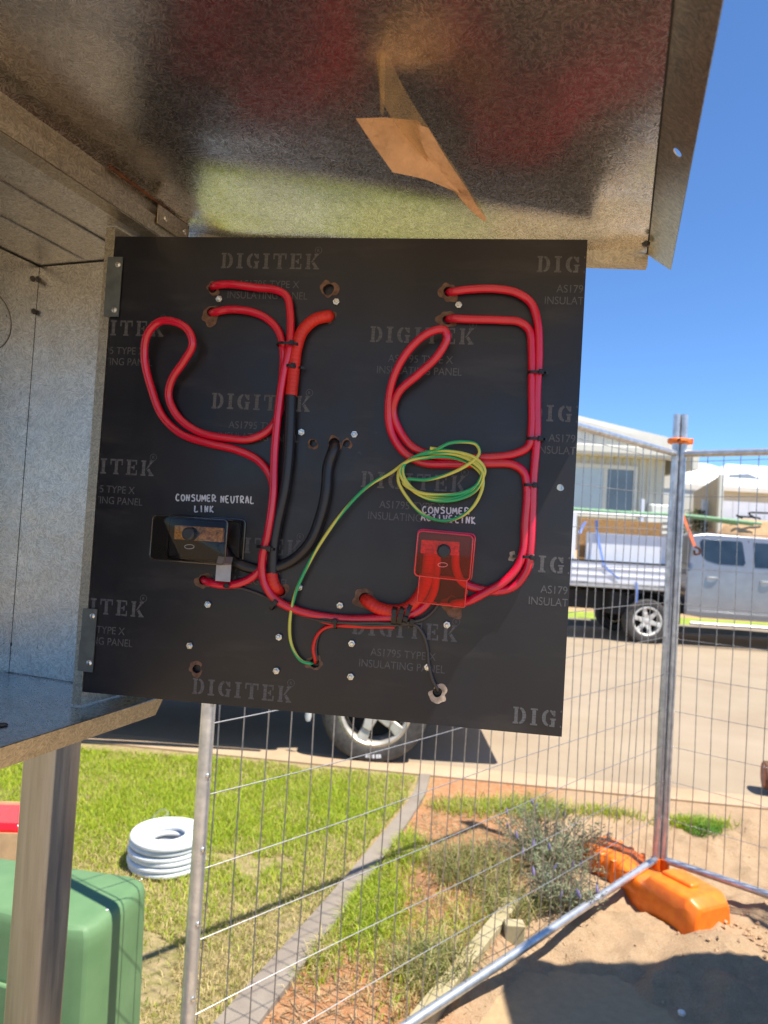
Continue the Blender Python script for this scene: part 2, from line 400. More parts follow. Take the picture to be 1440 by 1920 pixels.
def mk_soil():
    m, t, b = newmat('lawn soil, clay and sand')
    g = nd(t, 'ShaderNodeNewGeometry'); P = g.outputs['Position']
    s = nd(t, 'ShaderNodeSeparateXYZ'); t.links.new(P, s.inputs[0])
    wob = noi(t, P, 2.2, 5, .6); fine = noi(t, P, 26, 6, .7); grit = noi(t, P, 160, 4, .75)
    # d1 = x - (strip line), d2 = x - (sleeper line)
    def line(x0, y0, x1, y1, amp):
        k = (x1-x0)/(y1-y0)
        a = nd(t, 'ShaderNodeMath', operation='MULTIPLY_ADD'); t.links.new(s.outputs[1], a.inputs[0]); a.inputs[1].default_value = -k; t.links.new(s.outputs[0], a.inputs[2])
        w = nd(t, 'ShaderNodeMath', operation='MULTIPLY_ADD'); t.links.new(wob.outputs[0], w.inputs[0]); w.inputs[1].default_value = amp; t.links.new(a.outputs[0], w.inputs[2])
        r = nd(t, 'ShaderNodeMath', operation='ADD'); t.links.new(w.outputs[0], r.inputs[0]); r.inputs[1].default_value = k*y0-x0-amp/2
        return r.outputs[0]
    sand = mixc(t, ramp(t, fine.outputs[0], [(.3, 0), (.7, 1)]), (.47, .315, .185), (.56, .40, .25))
    sand = mixc(t, ramp(t, grit.outputs[0], [(.35, .35), (.6, 0)]), sand, (.24, .14, .075))
    clay = mixc(t, ramp(t, fine.outputs[0], [(.35, 0), (.62, 1)]), (.50, .20, .075), (.56, .34, .19))
    clay = mixc(t, ramp(t, grit.outputs[0], [(.35, .4), (.6, 0)]), clay, (.22, .09, .04))
    lawn = mixc(t, ramp(t, fine.outputs[0], [(.35, 0), (.6, 1)]), (.25, .23, .07), (.46, .35, .19))
    f1 = ramp(t, line(-.37, 2.14, .33, 4.28, .1), [(.5, 0), (.53, 1)])
    mp = nd(t, 'ShaderNodeMath', operation='ADD'); 
    def step(val, w=.05):
        r = nd(t, 'ShaderNodeMapRange'); r.inputs[1].default_value = -w; r.inputs[2].default_value = w; t.links.new(val, r.inputs[0]); return r.outputs[0]
    c = mixc(t, step(line(-.37, 2.14, .33, 4.28, .05)), lawn, clay)
    c = mixc(t, step(line(.22, 2.05, .95, 3.9, .5), .12), c, sand)
    t.links.new(c, b.inputs['Base Color']); b.inputs['Roughness'].default_value = .97; b.inputs['Specular IOR Level'].default_value = .1
    mb = nd(t, 'ShaderNodeMath', operation='ADD'); t.links.new(grit.outputs[0], mb.inputs[0]); t.links.new(fine.outputs[0], mb.inputs[1])
    bump(t, b, mb.outputs[0], .7, .02); return m
SOIL = mk_soil()

def kerb_y(x): return 4.55-.115*x            # near edge of the kerb in front of the lawn
SL0, SL1 = onz(778, 1915, .05), onz(968, 1680, .05)       # timber edging, top face centre line
def side_of(p, a, b): return (b.x-a.x)*(p[1]-a.y)-(b.y-a.y)*(p[0]-a.x)
def soil_z(x, y):
    v = Vector((x, y, 0))
    z = .010*noise.noise(v*3)+.006*noise.noise(v*9)
    d = (x-(.22+(y-2.05)*.5))                 # > 0 : sand side
    k = max(0, min(1, d*2.5+.1))
    if k > 0:
        z += k*(.045*noise.noise(v*1.9+Vector((3, 1, 0)))+.034*noise.noise(v*4.5)+.026*noise.noise(v*11)+.013*noise.noise(v*26))
        # churned clods beside the block
        q = math.exp(-(((x-1.60)/.35)**2+((y-2.85)/.22)**2)); z += q*.03*abs(noise.noise(v*22))
        z += .05*math.exp(-(((x-.95)/.5)**2+((y-2.6)/.25)**2))
    if d > -.15 and y < 3: z -= max(0, min(1, (d+.02)*8))*.13*max(0, min(1, (2.95-y)*2.2))*max(0, min(1, 1-(d-.45)*1.6))
    e = max(0, min(1, (y-(kerb_y(x)-.35))/.3)); return z*(1-e)
def grid_mesh(xs, ys, zf, clip=None):
    mb = MB(); nx, ny = len(xs), len(ys)
    mb.v = [Vector((x, y, zf(x, y))) for y in ys for x in xs]
    mb.f = [(j*nx+i, j*nx+i+1, (j+1)*nx+i+1, (j+1)*nx+i) for j in range(ny-1) for i in range(nx-1)]
    return mb
# near soil: rows follow the kerb line
NX, NY = 330, 170
mb = MB()
for j in range(NY):
    for i in range(NX):
        x = -4+i*8.4/(NX-1); tt = j/(NY-1); y = .2+(kerb_y(x)-.2)*tt
        mb.v.append(Vector((x, y, soil_z(x, y))))
mb.f = [(j*NX+i, j*NX+i+1, (j+1)*NX+i+1, (j+1)*NX+i) for j in range(NY-1) for i in range(NX-1)]
structure(mb.build('garden_soil', SOIL), 'soil under the lawn turning to red clay and pale sand on the right')
# base terrain to the horizon
def base_z(x, y): return -.06 if y < 13.6 else (.11 if y < 14.8 else min(.75, .11+(y-14.8)*.5))
ysb = [-60, -10, 0, 4, 8, 13.58, 13.6, 14.8, 15.4, 16, 16.1, 20, 40, 100, 400, 1500]
xsb = [-1500, -300, -60, -20, -5, 0, 5, 20, 60, 300, 1500]
structure(grid_mesh(xsb, ysb, base_z).build('ground', FARM), 'dry sandy ground running out behind the street')
# road and far verge
mb = MB(); nR = 60
for i in range(nR+1):
    x = -60+i*2
    mb.v += [Vector((x, kerb_y(x)+.2 if abs(x) < 8 else kerb_y(math.copysign(8, x))+.2, -.002)), Vector((x, 13.4, -.002))]
mb.f = [(2*i, 2*i+2, 2*i+3, 2*i+1) for i in range(nR)]
structure(mb.build('road', ROADM), 'wide dusty asphalt street')
mb = MB()
for i in range(nR+1):
    x = -60+i*2; k = kerb_y(max(-8, min(8, x)))
    mb.v += [Vector((x, k, -.08)), Vector((x, k, .012)), Vector((x, k+.09, .02)), Vector((x, k+.24, .003)), Vector((x, k+.24, -.08))]
mb.f = [(5*i+j, 5*i+5+j, 5*i+6+j, 5*i+1+j) for i in range(nR) for j in range(4)]
structure(mb.build('kerb', KERBM), 'sand covered rolled kerb between lawn and street')
mb = MB()
for y0, y1, z0, z1 in [(13.38, 13.42, -.05, .09), (13.42, 13.58, .09, .12)]:
    mb.add([(-60, y0, z0), (60, y0, z0), (60, y1, z1), (-60, y1, z1)], [(0, 1, 2, 3)])
mb.add([(-60, 13.58, .12), (60, 13.58, .12), (60, 13.62, 0), (-60, 13.62, 0)], [(0, 1, 2, 3)])
structure(mb.build('kerb', CONC), 'pale concrete kerb on the far side of the street')
mb = MB(); mb.add([(-60, 13.62, .115), (60, 13.62, .115), (60, 14.9, .13), (-60, 14.9, .13)], [(0, 1, 2, 3)])
structure(mb.build('verge', VERGEM), 'mown green verge across the street')
# concrete edging strip through the lawn
mb = MB(); ctr = crom([(-.62, 1.4, 0), (-.345, 2.195, 0), (-.02, 3.12, 0), (.30, 4.15, 0), (.36, 4.5, 0)], 10)
L = []
for i, p in enumerate(ctr):
    t_ = (ctr[min(i+1, len(ctr)-1)]-ctr[max(i-1, 0)]).normalized(); nn = Vector((-t_.y, t_.x, 0)); w = .064-.032*min(1, max(0, (p.y-2.1)/2.2))
    L += [p+nn*w+Vector((0, 0, -.05)), p+nn*w+Vector((0, 0, .018)), p-nn*w+Vector((0, 0, .022)), p-nn*w+Vector((0, 0, -.05))]
mb.v = L; mb.f = [(4*i+j, 4*i+4+j, 4*i+5+j, 4*i+1+j) for i in range(len(ctr)-1) for j in range(3)]
structure(mb.build('concrete_edging', CONC), 'narrow grey concrete mowing strip running to the kerb')

# ------------------------------------------------------------------ blades of grass, straw, weeds
def blade_mat(name, rough=.55):
    m, t, b = newmat(name)
    a = nd(t, 'ShaderNodeAttribute', attribute_name='tint')
    t.links.new(a.outputs['Color'], b.inputs['Base Color']); b.inputs['Roughness'].default_value = rough
    b.inputs['Specular IOR Level'].default_value = .25
    tl = nd(t, 'ShaderNodeBsdfTranslucent'); t.links.new(a.outputs['Color'], tl.inputs[0])
    mx = nd(t, 'ShaderNodeMixShader'); mx.inputs[0].default_value = .35
    out = t.nodes['Material Output']; t.links.new(b.outputs[0], mx.inputs[1]); t.links.new(tl.outputs[0], mx.inputs[2]); t.links.new(mx.outputs[0], out.inputs[0])
    return m
BLADE = blade_mat('grass blade')
rg = np.random.default_rng(3)
def blades(name, P, h, lean, w, cols, zf=None):
    n = len(P); P = np.asarray(P, float); ang = rg.uniform(0, 2*np.pi, n)
    d = np.stack([np.cos(ang), np.sin(ang), np.zeros(n)], 1); s = np.stack([-np.sin(ang), np.cos(ang), np.zeros(n)], 1)
    ang2 = rg.uniform(0, 2*np.pi, n); s = np.stack([np.cos(ang2), np.sin(ang2), np.zeros(n)], 1)
    h = h[:, None]; w = w[:, None]; lean = lean[:, None]; up = np.array([[0, 0, 1.]])
    v0 = P-s*w; v1 = P+s*w; m = P+up*h*.6+d*lean*h*.35; v2 = m-s*w*.75; v3 = m+s*w*.75; v4 = P+up*h*(1-.35*lean)+d*lean*h*1.05
    V = np.stack([v0, v1, v2, v3, v4], 1).reshape(-1, 3)
    i = np.arange(n)*5
    quads = np.stack([i, i+1, i+3, i+2], 1); tris = np.stack([i+2, i+3, i+4], 1)
    me = bpy.data.meshes.new(name); me.vertices.add(len(V)); 
    off = V.mean(0); off[2] = 0
    me.vertices.foreach_set('co', (V-off).astype(np.float32).ravel())
    loops = np.concatenate([quads.ravel(), tris.ravel()]); me.loops.add(len(loops)); me.loops.foreach_set('vertex_index', loops.astype(np.int32))
    me.polygons.add(2*n); me.polygons.foreach_set('loop_start', np.concatenate([np.arange(n)*4, n*4+np.arange(n)*3]).astype(np.int32))
    me.update(calc_edges=True)
    at_ = me.color_attributes.new('tint', 'FLOAT_COLOR', 'POINT')
    C = np.repeat(np.concatenate([cols, np.ones((n, 1))], 1), 5, 0); at_.data.foreach_set('color', C.astype(np.float32).ravel())
    me.materials.append(BLADE)
    o = bpy.data.objects.new(name, me); COL.objects.link(o); o.location = off; o['_o'] = tuple(off)
    return o
def nz(x, y, s, o=0): return noise.noise(Vector((x*s+o, y*s-o, o*1.7)))
def strip_x(y):                                # centre line of the concrete strip
    return float(np.interp(y, [p.y for p in ctr], [p.x for p in ctr]))
def colmix(g, n):                              # g: greenness 0..1
    A = np.array([.23, .36, .022]); B = np.array([.50, .54, .05]); D = np.array([.60, .49, .22])
    u = rg.uniform(0, 1, (n, 1)); live = A*(1-u)+B*u; dead = D*(rg.uniform(.7, 1.15, (n, 1)))
    is_dead = (rg.uniform(0, 1, n) > g)[:, None]
    return np.where(is_dead, dead, live)
pts = []; gr = []
while len(pts) < 105000:
    y = rg.uniform(1.3, 4.6)**1; x = rg.uniform(-2.6, .3)
    if abs(x) > .62*y+.2: continue
    if y > kerb_y(x)-.06+.05*nz(x, y, 9): continue
    if x > strip_x(y)-.062+.022*nz(x, y, 14, 3): continue
    g = .80+.35*nz(x, y, 1.3, 5)+.30*nz(x, y, 4, 2)-(.42 if y < 3.0 else .42*max(0, (3.55-y)/.55))
    e = strip_x(y)-x
    if e < .45: g -= .35*(1-e/.45)
    bare = nz(x, y, 2.1, 9)+.5*nz(x, y, 6, 4)
    if y < 3.3 and bare > .22 and rg.uniform() < .9: continue
    if rg.uniform() > .55+.6*g: continue
    pts.append((x, y, -.003)); gr.append(max(.1, min(1, g)))
P = np.array(pts); n = len(P); g = np.array(gr)
tag(blades('lawn_grass', P, rg.uniform(.018, .045, n)*(.7+.5*g), rg.uniform(.2, 1.1, n), rg.uniform(.0012, .0024, n), colmix(g, n)),
    'short sunny green and straw lawn left of the concrete strip', 'grass', kind='stuff')
# green and straw patches between strip and timber edging
pts = []; gr = []
for cx, cy, sx, sy, N_, gg in [(.02, 2.95, .16, .33, 6500, .9), (.18, 3.45, .12, .2, 2200, .75), (.45, 2.75, .25, .3, 1800, .45), (.25, 2.45, .2, .25, 1500, .3), (.8, 4.05, .35, .12, 1500, .7),
                               (1.82, 3.95, .16, .05, 1500, .95), (1.35, 4.05, .3, .06, 500, .8), (.55, 4.0, .2, .1, 700, .6), (-.15, 2.55, .1, .15, 900, .4)]:
    for _ in range(N_):
        x = rg.normal(cx, sx*.5); y = rg.normal(cy, sy*.5)
        if x < strip_x(y)+.055+.02*nz(x, y, 14, 3): continue
        if -.045 < x-(SL0.x+(y-SL0.y)*(SL1.x-SL0.x)/(SL1.y-SL0.y)) < .5 and y < 2.9: continue
        pts.append((x, y, soil_z(x, y)-.003)); gr.append(gg)
P = np.array(pts); n = len(P); g = np.array(gr)
tag(blades('weed_grass', P, rg.uniform(.03, .075, n), rg.uniform(.2, 1.2, n), rg.uniform(.0014, .0028, n), colmix(g, n)),
    'patches of self sown grass on bare clay between concrete strip and timber', 'grass', kind='stuff')
# straw litter
N_ = 5200; P = []
while len(P) < N_:
    y = rg.uniform(1.9, 4.2); x = strip_x(y)+.08+abs(rg.normal(0, .35))
    if x > .95: continue
    P.append((x, y, soil_z(x, y)+.003))
P = np.array(P); n = len(P)
tag(blades('straw_litter', P, rg.uniform(.004, .012, n), rg.uniform(3, 8, n), rg.uniform(.0012, .003, n), np.array([.50, .36, .20])*rg.uniform(.5, 1.2, (n, 1))),
    'dry straw and bark litter scattered over red clay', 'litter', kind='stuff')
def tussock(cx, cy, R, n, hh, cols, label, grp, name='grass_tussock', lean=(.5, 1.6)):
    a = rg.uniform(0, 2*np.pi, n); r = R*np.sqrt(rg.uniform(0, 1, n)); x = cx+r*np.cos(a); y = cy+r*np.sin(a)
    P = np.stack([x, y, [soil_z(p, q)-.004 for p, q in zip(x, y)]], 1)
    cc = np.array(cols)[rg.integers(0, len(cols), n)]*rg.uniform(.75, 1.2, (n, 1))
    return tag(blades(name, P, rg.uniform(.4, 1, n)*hh, rg.uniform(*lean, n), rg.uniform(.0015, .0032, n), cc), label, 'grass clump', grp)
DRY = [(.34, .30, .10), (.22, .25, .07), (.46, .37, .18), (.26, .28, .11)]
tussock(.50, 3.25, .20, 750, .17, DRY, 'large dry olive tussock left of the grey lavender bush', 'dry tussocks on the clay bed')
tussock(.27, 2.50, .13, 560, .15, DRY, 'dry olive tussock close against the left side of the timber sleeper', 'dry tussocks on the clay bed')
tussock(.62, 2.95, .12, 420, .14, DRY, 'small straw tussock at the far end of the timber sleeper', 'dry tussocks on the clay bed')
tussock(.95, 4.05, .18, 420, .12, [(.25, .33, .07), (.36, .36, .12)], 'low green tuft on sand between lavender bush and kerb', 'dry tussocks on the clay bed')
tussock(1.85, 3.93, .11, 420, .09, [(.12, .28, .04), (.18, .34, .05)], 'bright green tuft at the kerb behind the right fence panel', 'dry tussocks on the clay bed')
# lavender bush
LEAF = blade_mat('grey green leaf', .7); STEM = plain('grey brown stem', (.17, .13, .09), .9)
def bush(cx, cy, R, h, n, label):
    e = empty('lavender_bush', (cx, cy, soil_z(cx, cy)), label, 'shrub')
    V = []; Fc = []; cols = []; st = MB(); fl = []
    for k in range(95):
        a = rnd.uniform(0, 2*PI); rr = R*rnd.uniform(.25, 1)**.7; hh = h*rnd.uniform(.5, 1)*(1-.35*(rr/R)**2)
        tip = Vector((cx+rr*math.cos(a), cy+rr*math.sin(a), soil_z(cx, cy)+hh)); root = Vector((cx+rr*.25*math.cos(a), cy+rr*.25*math.sin(a), soil_z(cx, cy)-.01))
        mid = root.lerp(tip, .5)+Vector((0, 0, hh*.12)); path = crom([root, mid, tip], 3); st.tube(path, .0018, 4)
        for q in range(n//95):
            u = rnd.uniform(.2, 1); p = path[min(len(path)-1, int(u*len(path)))]+Vector((rnd.gauss(0, .012), rnd.gauss(0, .012), rnd.gauss(0, .012)))
            d = Vector((rnd.gauss(0, 1), rnd.gauss(0, 1), rnd.uniform(-.1, 1.5))).normalized(); s_ = d.cross(Vector((rnd.gauss(0, 1), rnd.gauss(0, 1), rnd.gauss(0, 1)))).normalized()
            l = rnd.uniform(.014, .034); w = .0024; b0 = len(V)
            V += [p, p+d*l*.5+s_*w, p+d*l, p+d*l*.5-s_*w]; Fc.append((b0, b0+1, b0+2, b0+3))
            c = Vector((.20, .25, .12)).lerp(Vector((.36, .38, .25)), rnd.random())
            if rnd.random() < .12: c = Vector((.40, .33, .2))
            cols += [(*c, 1)]*4
        if rnd.random() < .10: fl.append(tip)
    me = bpy.data.meshes.new('foliage'); o0 = Vector(e['_o']); me.from_pydata([v-o0 for v in V], [], Fc); me.update()
    at_ = me.color_attributes.new('tint', 'FLOAT_COLOR', 'POINT'); at_.data.foreach_set('color', [c for x in cols for c in x]); me.materials.append(LEAF)
    o = bpy.data.objects.new('foliage', me); COL.objects.link(o); o.parent = e
    st.build('stems', STEM, e, kind='stuff')
    fm = MB()
    for p in fl: fm.lathe([(0, -.004), (.005, .0), (.006, .012), (.003, .028), (0, .034)], p, (rnd.gauss(0, .2), rnd.gauss(0, .2), 1), 6)
    fm.build('flowers', plain('faded lavender flower', (.28, .22, .42), .8), e, kind='stuff')
bush(.88, 3.40, .30, .26, 5200, 'grey green lavender bush on the clay just left of the orange fence foot')
bush(.84, 2.98, .17, .15, 2000, 'small low grey green plant between the sleeper end and the fence foot')

# ------------------------------------------------------------------ timber edging
TIMB = plain('weathered treated pine', (.34, .28, .15), .85, 0, .2, 14, .3, col2=(.44, .37, .22))
u_ = (SL1-SL0).normalized(); r_ = Vector((u_.y, -u_.x, 0))
e = empty('timber_edging', (.43, 2.43, 0), 'pale treated pine sleeper edging the clay bed beside the fence rail', 'sleeper')
mb = MB(); mb.obox(SL0-u_*.9-r_*.030+Vector((0, 0, -.215)), u_, r_, (0, 0, 1), (SL1-SL0).length+.9, .055, .215); mb.build('sleeper', TIMB, e, uv='box', bevel=.004)
pp = onz(962, 1745, .03)
mb = MB(); mb.obox(pp+Vector((-.035, -.03, -.29)), (1, 0, 0), (0, 1, 0), (0, 0, 1), .075, .05, .325); mb.build('stake', TIMB, e, bevel=.004)

# ------------------------------------------------------------------ temporary fence
FC = Vector((1.36, 3.30, 0)); FP = Vector((-.373, 1.62, 0)); FQ = Vector((3.20, 1.76, 0))
def fence_panel(a, b, label, za, zb, nv, seed, shift):
    R = random.Random(seed)
    o = Vector((a+b)/2); o.z = 0
    e = empty('temporary_fence_panel', o, label, 'mesh fence', 'temporary mesh fence panels')
    d = (b-a).normalized(); L = (b-a).length; up = Vector((0, 0, 1)); A = a+d*shift; nrm = Vector((-d.y, d.x, 0))
    ht = 2.16
    for p, z in ((A, za), (b, zb)):
        mb = MB(); mb.tube([p+up*(z-.03), p+up*(ht if p is A else ht-.1)], .0165, 14); mb.build('post', TUBE, e)
    def zrow(t, k): return (za*(1-t)+zb*t)+k
    mb = MB(); mb.tube([A+up*1.975, b+up*1.975], .016, 12); mb.build('top_rail', TUBE, e)
    mb = MB(); mb.tube([A+up*za, b+up*zb], .016, 12); mb.build('bottom_rail', TUBE, e)
    rows = [.19+.165*i for i in range(11)]
    for i in range(nv):
        t = (i+.6)/nv; p = A.lerp(b, t); zb_ = za*(1-t)+zb*t; ph = R.uniform(0, 6)
        pts = [p+nrm*(.003*math.sin(k*1.1+ph))+d*(.0022*math.sin(k*.9+ph*2))+up*(zb_+(1.975-zb_)*k/12) for k in range(13)]
        mb = MB(); mb.tube(pts, .0018, 5, cap=False); mb.build('upright_wire', WIRE, e)
    for i, z in enumerate(rows):
        ph = R.uniform(0, 6); am = .004
        pts = []
        for k in range(25):
            t = k/24; dz = am*math.sin(t*9+ph)
            pts.append(A.lerp(b, t)+up*(z+za*(1-t)+zb*t+dz)+nrm*.0035)
        mb = MB(); mb.tube(pts, .0014, 5); mb.build('cross_wire', WIRE, e)
        for q in (A, b): mb = MB(); mb.lathe([(0, -.004), (.005, -.003), (.006, 0), (.005, .003), (0, .004)], q+up*(z+za)+nrm*.0165, nrm, 8); mb.build('weld', ZINC, e)
    return e
fence_panel(FC, FP, 'galvanised mesh panel in front, running from near left tube to orange foot', .10, .05, 34, 1, .019)
fence_panel(FC, FQ, 'galvanised mesh panel on the right in front of the silver ute', .10, .10, 34, 2, .026)
ORG = plain('orange fence foot plastic', (.95, .21, .012), .38, 0, .1, 30, .1, col2=(.86, .16, .01))
# clamp joining the two posts
d1 = (FP-FC).normalized()
cc = FC+Vector((0.006, -.006, 2.035))
mb = MB(); ring = [cc+Vector((math.cos(a)*.046, math.sin(a)*.030, 0)) for a in [2*PI*k/20 for k in range(20)]]
mb.tube(ring, .010, 8, closed=True, flat=1.3, fn=Vector((0, 0, 1)))
e = empty('fence_clamp', cc, 'orange clamp joining the two fence posts near their tops', 'clamp')
mb.build('band', ORG, e)
mb = MB(); mb.obox(cc+Vector((.03, -.02, -.012)), (1, 0, 0), (0, 1, 0), (0, 0, 1), .028, .018, .026); mb.build('lug', ORG, e, bevel=.003)
mb = MB(); mb.lathe([(0, 0), (.007, 0), (.007, .012), (0, .012)], cc+Vector((-.02, -.038, 0)), (0, -1, 0), 6); mb.build('bolt', RUSTY, e)
# foot
fa, fb = Vector((1.10, 3.50, 0)), Vector((1.415, 2.86, 0)); fd = (fb-fa).normalized(); fr_ = Vector((fd.y, -fd.x, 0)); FL = (fb-fa).length
e = empty('barrier_base', (fa+fb)/2, 'bright orange plastic fence foot on sand under the fence corner', 'fence base')
def foot_half(u): 
    return float(np.interp(u, [0, .05, .36, .46, .58, .95, 1], [.085, .10, .10, .080, .125, .125, .10]))
def foot_ht(u): return float(np.interp(u, [0, .06, .36, .46, .60, .66, .95, 1], [.08, .115, .115, .080, .095, .140, .140, .105]))
bm_ = MB(); U = [0, .03, .08, .36, .44, .5, .54, .60, .66, .80, .94, .98, 1]; ringN = 0
for u in U:
    w = foot_half(u); h = foot_ht(u); c = fa+fd*(u*FL)
    sec = [(-w*.98, -.03), (-w*1.0, h*.35), (-w*.93, h*.75), (-w*.78, h*.97), (-w*.6, h), (w*.6, h), (w*.78, h*.97), (w*.93, h*.75), (w, h*.35), (w*.98, -.03)]
    for s_, z in sec: bm_.v.append(c+fr_*s_+Vector((0, 0, z)))
    ringN = len(sec)
for i in range(len(U)-1):
    for k in range(ringN):
        bm_.f.append((i*ringN+k, i*ringN+(k+1) % ringN, (i+1)*ringN+(k+1) % ringN, (i+1)*ringN+k))
bm_.f.append(tuple(range(ringN))); bm_.f.append(tuple((len(U)-1)*ringN+k for k in range(ringN))[::-1])
o = bm_.build('body', ORG, e, bevel=.008)
for u0, u1, w0, w1, hh in ((.66, .88, -.045, .045, .025), (.10, .30, -.06, .03, .012)):
    mb = MB(); zz = .118 if u0 > .5 else .098; c = fa+fd*(u0*FL)+Vector((0, 0, zz)); q = fa+fd*(u1*FL)+Vector((0, 0, zz))
    poly = [c+fr_*w0, q+fr_*w0*.6, q+fr_*w1*.6, c+fr_*w1]; top = [p+Vector((0, 0, hh+.012))+((c+q)/2-p)*.12 for p in poly]
    mb.hexa(poly, top); mb.build('raised_boss', ORG, e, bevel=.008)
for k in range(3):
    mb = MB(); c = fa+fd*((.14+.1*k)*FL)
    mb.obox(c-fr_*.104+Vector((0, 0, .005)), fd, fr_, (0, 0, 1), .022, .208, .104); mb.build('rib', ORG, e, bevel=.006)
for o_ in (FC+d1*.022, FC+(FQ-FC).normalized()*.030):
    mb = MB(); mb.tube([o_+Vector((0, 0, .05)), o_+Vector((0, 0, .105))], .022, 14); mb.build('socket', ORG, e)

# ------------------------------------------------------------------ meter box: shell, lid
KS = 1.0
A0 = Vector((-.290, .951))*KS; u2 = Vector((-.335, -.942)).normalized(); n2 = Vector((-.945, .326)).normalized()
def V3(p, z): return Vector((p.x, p.y, z))
ZL, ZC, ZF = CAM_H+.405*KS, CAM_H+.365*KS, CAM_H-.235*KS; BD, BW = .256*KS, .74
box = empty('switchboard_box', V3(A0+n2*BD/2+u2*BW/2, ZF-.03), 'open galvanised switchboard box on a steel post, seen from inside', 'electrical box')
c0 = A0; c1 = A0+n2*BD; c2 = c1+u2*BW; c3 = A0+u2*BW; T = .0016
def sheet(name, pts, th, mat, parent=box, **k):
    p = [Vector(q) for q in pts]; nn = (p[1]-p[0]).cross(p[2]-p[0]).normalized()
    mb = MB(); mb.prism(p, nn*th); return mb.build(name, mat, parent, uv='box', smooth=False, **k)
sheet('side_wall', [V3(c0, ZF), V3(c1, ZF), V3(c1, ZC), V3(c0, ZC)], -T, G_WALL)
sheet('side_wall', [V3(c3, ZF), V3(c2, ZF), V3(c2, ZC), V3(c3, ZC)], T, G_WALL)
sheet('back_wall', [V3(c1, ZF), V3(c2, ZF), V3(c2, ZC), V3(c1, ZC)], -T, G_WALL)
sheet('ceiling', [V3(c0, ZC), V3(c1, ZC), V3(c2, ZC), V3(c3, ZC)], -T if False else T, G_WALL)
sheet('floor', [V3(c0-n2*.009, ZF), V3(c1, ZF), V3(c2, ZF), V3(c3-n2*.009, ZF)], -T, G_FLOOR)
# floor front lip, turned down, and return
o2 = -n2
lp0, lp1 = c0-u2*.002+o2*.002, c3+o2*.002
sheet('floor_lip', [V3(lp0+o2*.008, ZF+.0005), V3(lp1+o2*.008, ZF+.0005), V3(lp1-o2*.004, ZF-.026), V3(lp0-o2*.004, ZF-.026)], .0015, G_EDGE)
if 0: sheet('floor_ledge', [V3(c0, ZF+.0005), V3(c0-u2*.035, ZF+.0005), V3(c0-u2*.035+n2*.10, ZF+.0005), V3(c0+n2*.10, ZF+.0005)], -.0016, G_FLOOR)
# ceiling pressed grooves
for k, w in enumerate((.085, .165)):
    a_, b_ = c0+n2*w+u2*.012, c3+n2*w
    mb = MB(); mb.tube([V3(a_, ZC-.0005), V3(b_, ZC-.0005)], .0016, 6); mb.build('pressed_rib', G_WALL, box, uv='box')
# front header: fascia with fold and bottom lip
h0, h1 = c0+o2*.001, c3+o2*.001
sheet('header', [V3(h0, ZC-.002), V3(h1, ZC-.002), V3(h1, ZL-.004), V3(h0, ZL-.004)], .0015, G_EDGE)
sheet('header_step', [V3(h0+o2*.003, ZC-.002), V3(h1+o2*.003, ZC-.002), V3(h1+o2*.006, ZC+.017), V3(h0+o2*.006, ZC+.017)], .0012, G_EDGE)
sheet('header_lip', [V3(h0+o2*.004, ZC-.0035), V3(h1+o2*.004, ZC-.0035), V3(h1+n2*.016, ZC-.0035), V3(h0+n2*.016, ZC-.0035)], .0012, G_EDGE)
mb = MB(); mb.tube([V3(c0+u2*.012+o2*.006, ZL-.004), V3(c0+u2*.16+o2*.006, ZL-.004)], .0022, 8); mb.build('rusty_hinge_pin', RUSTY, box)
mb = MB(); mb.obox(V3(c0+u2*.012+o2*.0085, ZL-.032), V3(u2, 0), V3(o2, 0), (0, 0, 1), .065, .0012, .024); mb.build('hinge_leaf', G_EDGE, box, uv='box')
def screw(c, nrm, r, mat, parent, name='screw', slot=True):
    mb = MB(); mb.lathe([(0, r*.45), (r*.55, r*.42), (r*.9, r*.2), (r, 0), (r, -r*.2)], c, nrm, 12); o = mb.build(name, mat, parent); return o
for s_ in (.022, .062): screw(V3(c0+u2*s_+o2*.0105, ZL-.02), V3(o2, 0), .0035, ZINC, box)
# knockouts, rivets on walls, wiring stub holes
def wallpt(x, y, p, nn): d = ray(x, y); return C0+d*((p-C0).dot(nn)/d.dot(nn))
RIV = plain('dull rivet', (.12, .11, .105), .6, .6, .2, 90)
for x, y in ((92, 583), (79, 1212)):
    mb = MB(); mb.lathe([(0, .0005), (.0045, .001), (.0052, .0022), (.006, 0)], wallpt(x, y, V3(c0, ZF), V3(u2, 0))+V3(u2, 0)*.0017, V3(u2, 0), 20); mb.build('rivet', RIV, box)
for sx, z, r in ((.085, 1.78, .042), (.11, 1.46, .04)):
    c = V3(c1+u2*sx+o2*.0021, z); ring = [c+V3(u2, 0)*(r*math.cos(a))+Vector((0, 0, 1))*(r*math.sin(a)) for a in [2*PI*k/40 for k in range(40)]]
    mb = MB(); mb.tube(ring, .0006, 5, closed=True); mb.build('knockout', plain('shadowed press line', (.16, .15, .14), .5, .8), box)
for x, y in ((62, 584), (22, 1207), (60, 523), (69, 524)):
    mb = MB(); mb.lathe([(0, .001), (.0035, .0012), (.0045, 0)], wallpt(x, y, V3(c1, ZF), V3(n2, 0))+V3(o2, 0)*.002, V3(o2, 0), 16); mb.build('rivet', bpy.data.materials['dull rivet'], box)
mb = MB(); mb.lathe([(0, .001), (.005, .0012), (.006, 0)], onz(4, 1361, ZF)+Vector((0, 0, .001)), (0, 0, 1), 16); mb.build('rivet', bpy.data.materials['dull rivet'], box)
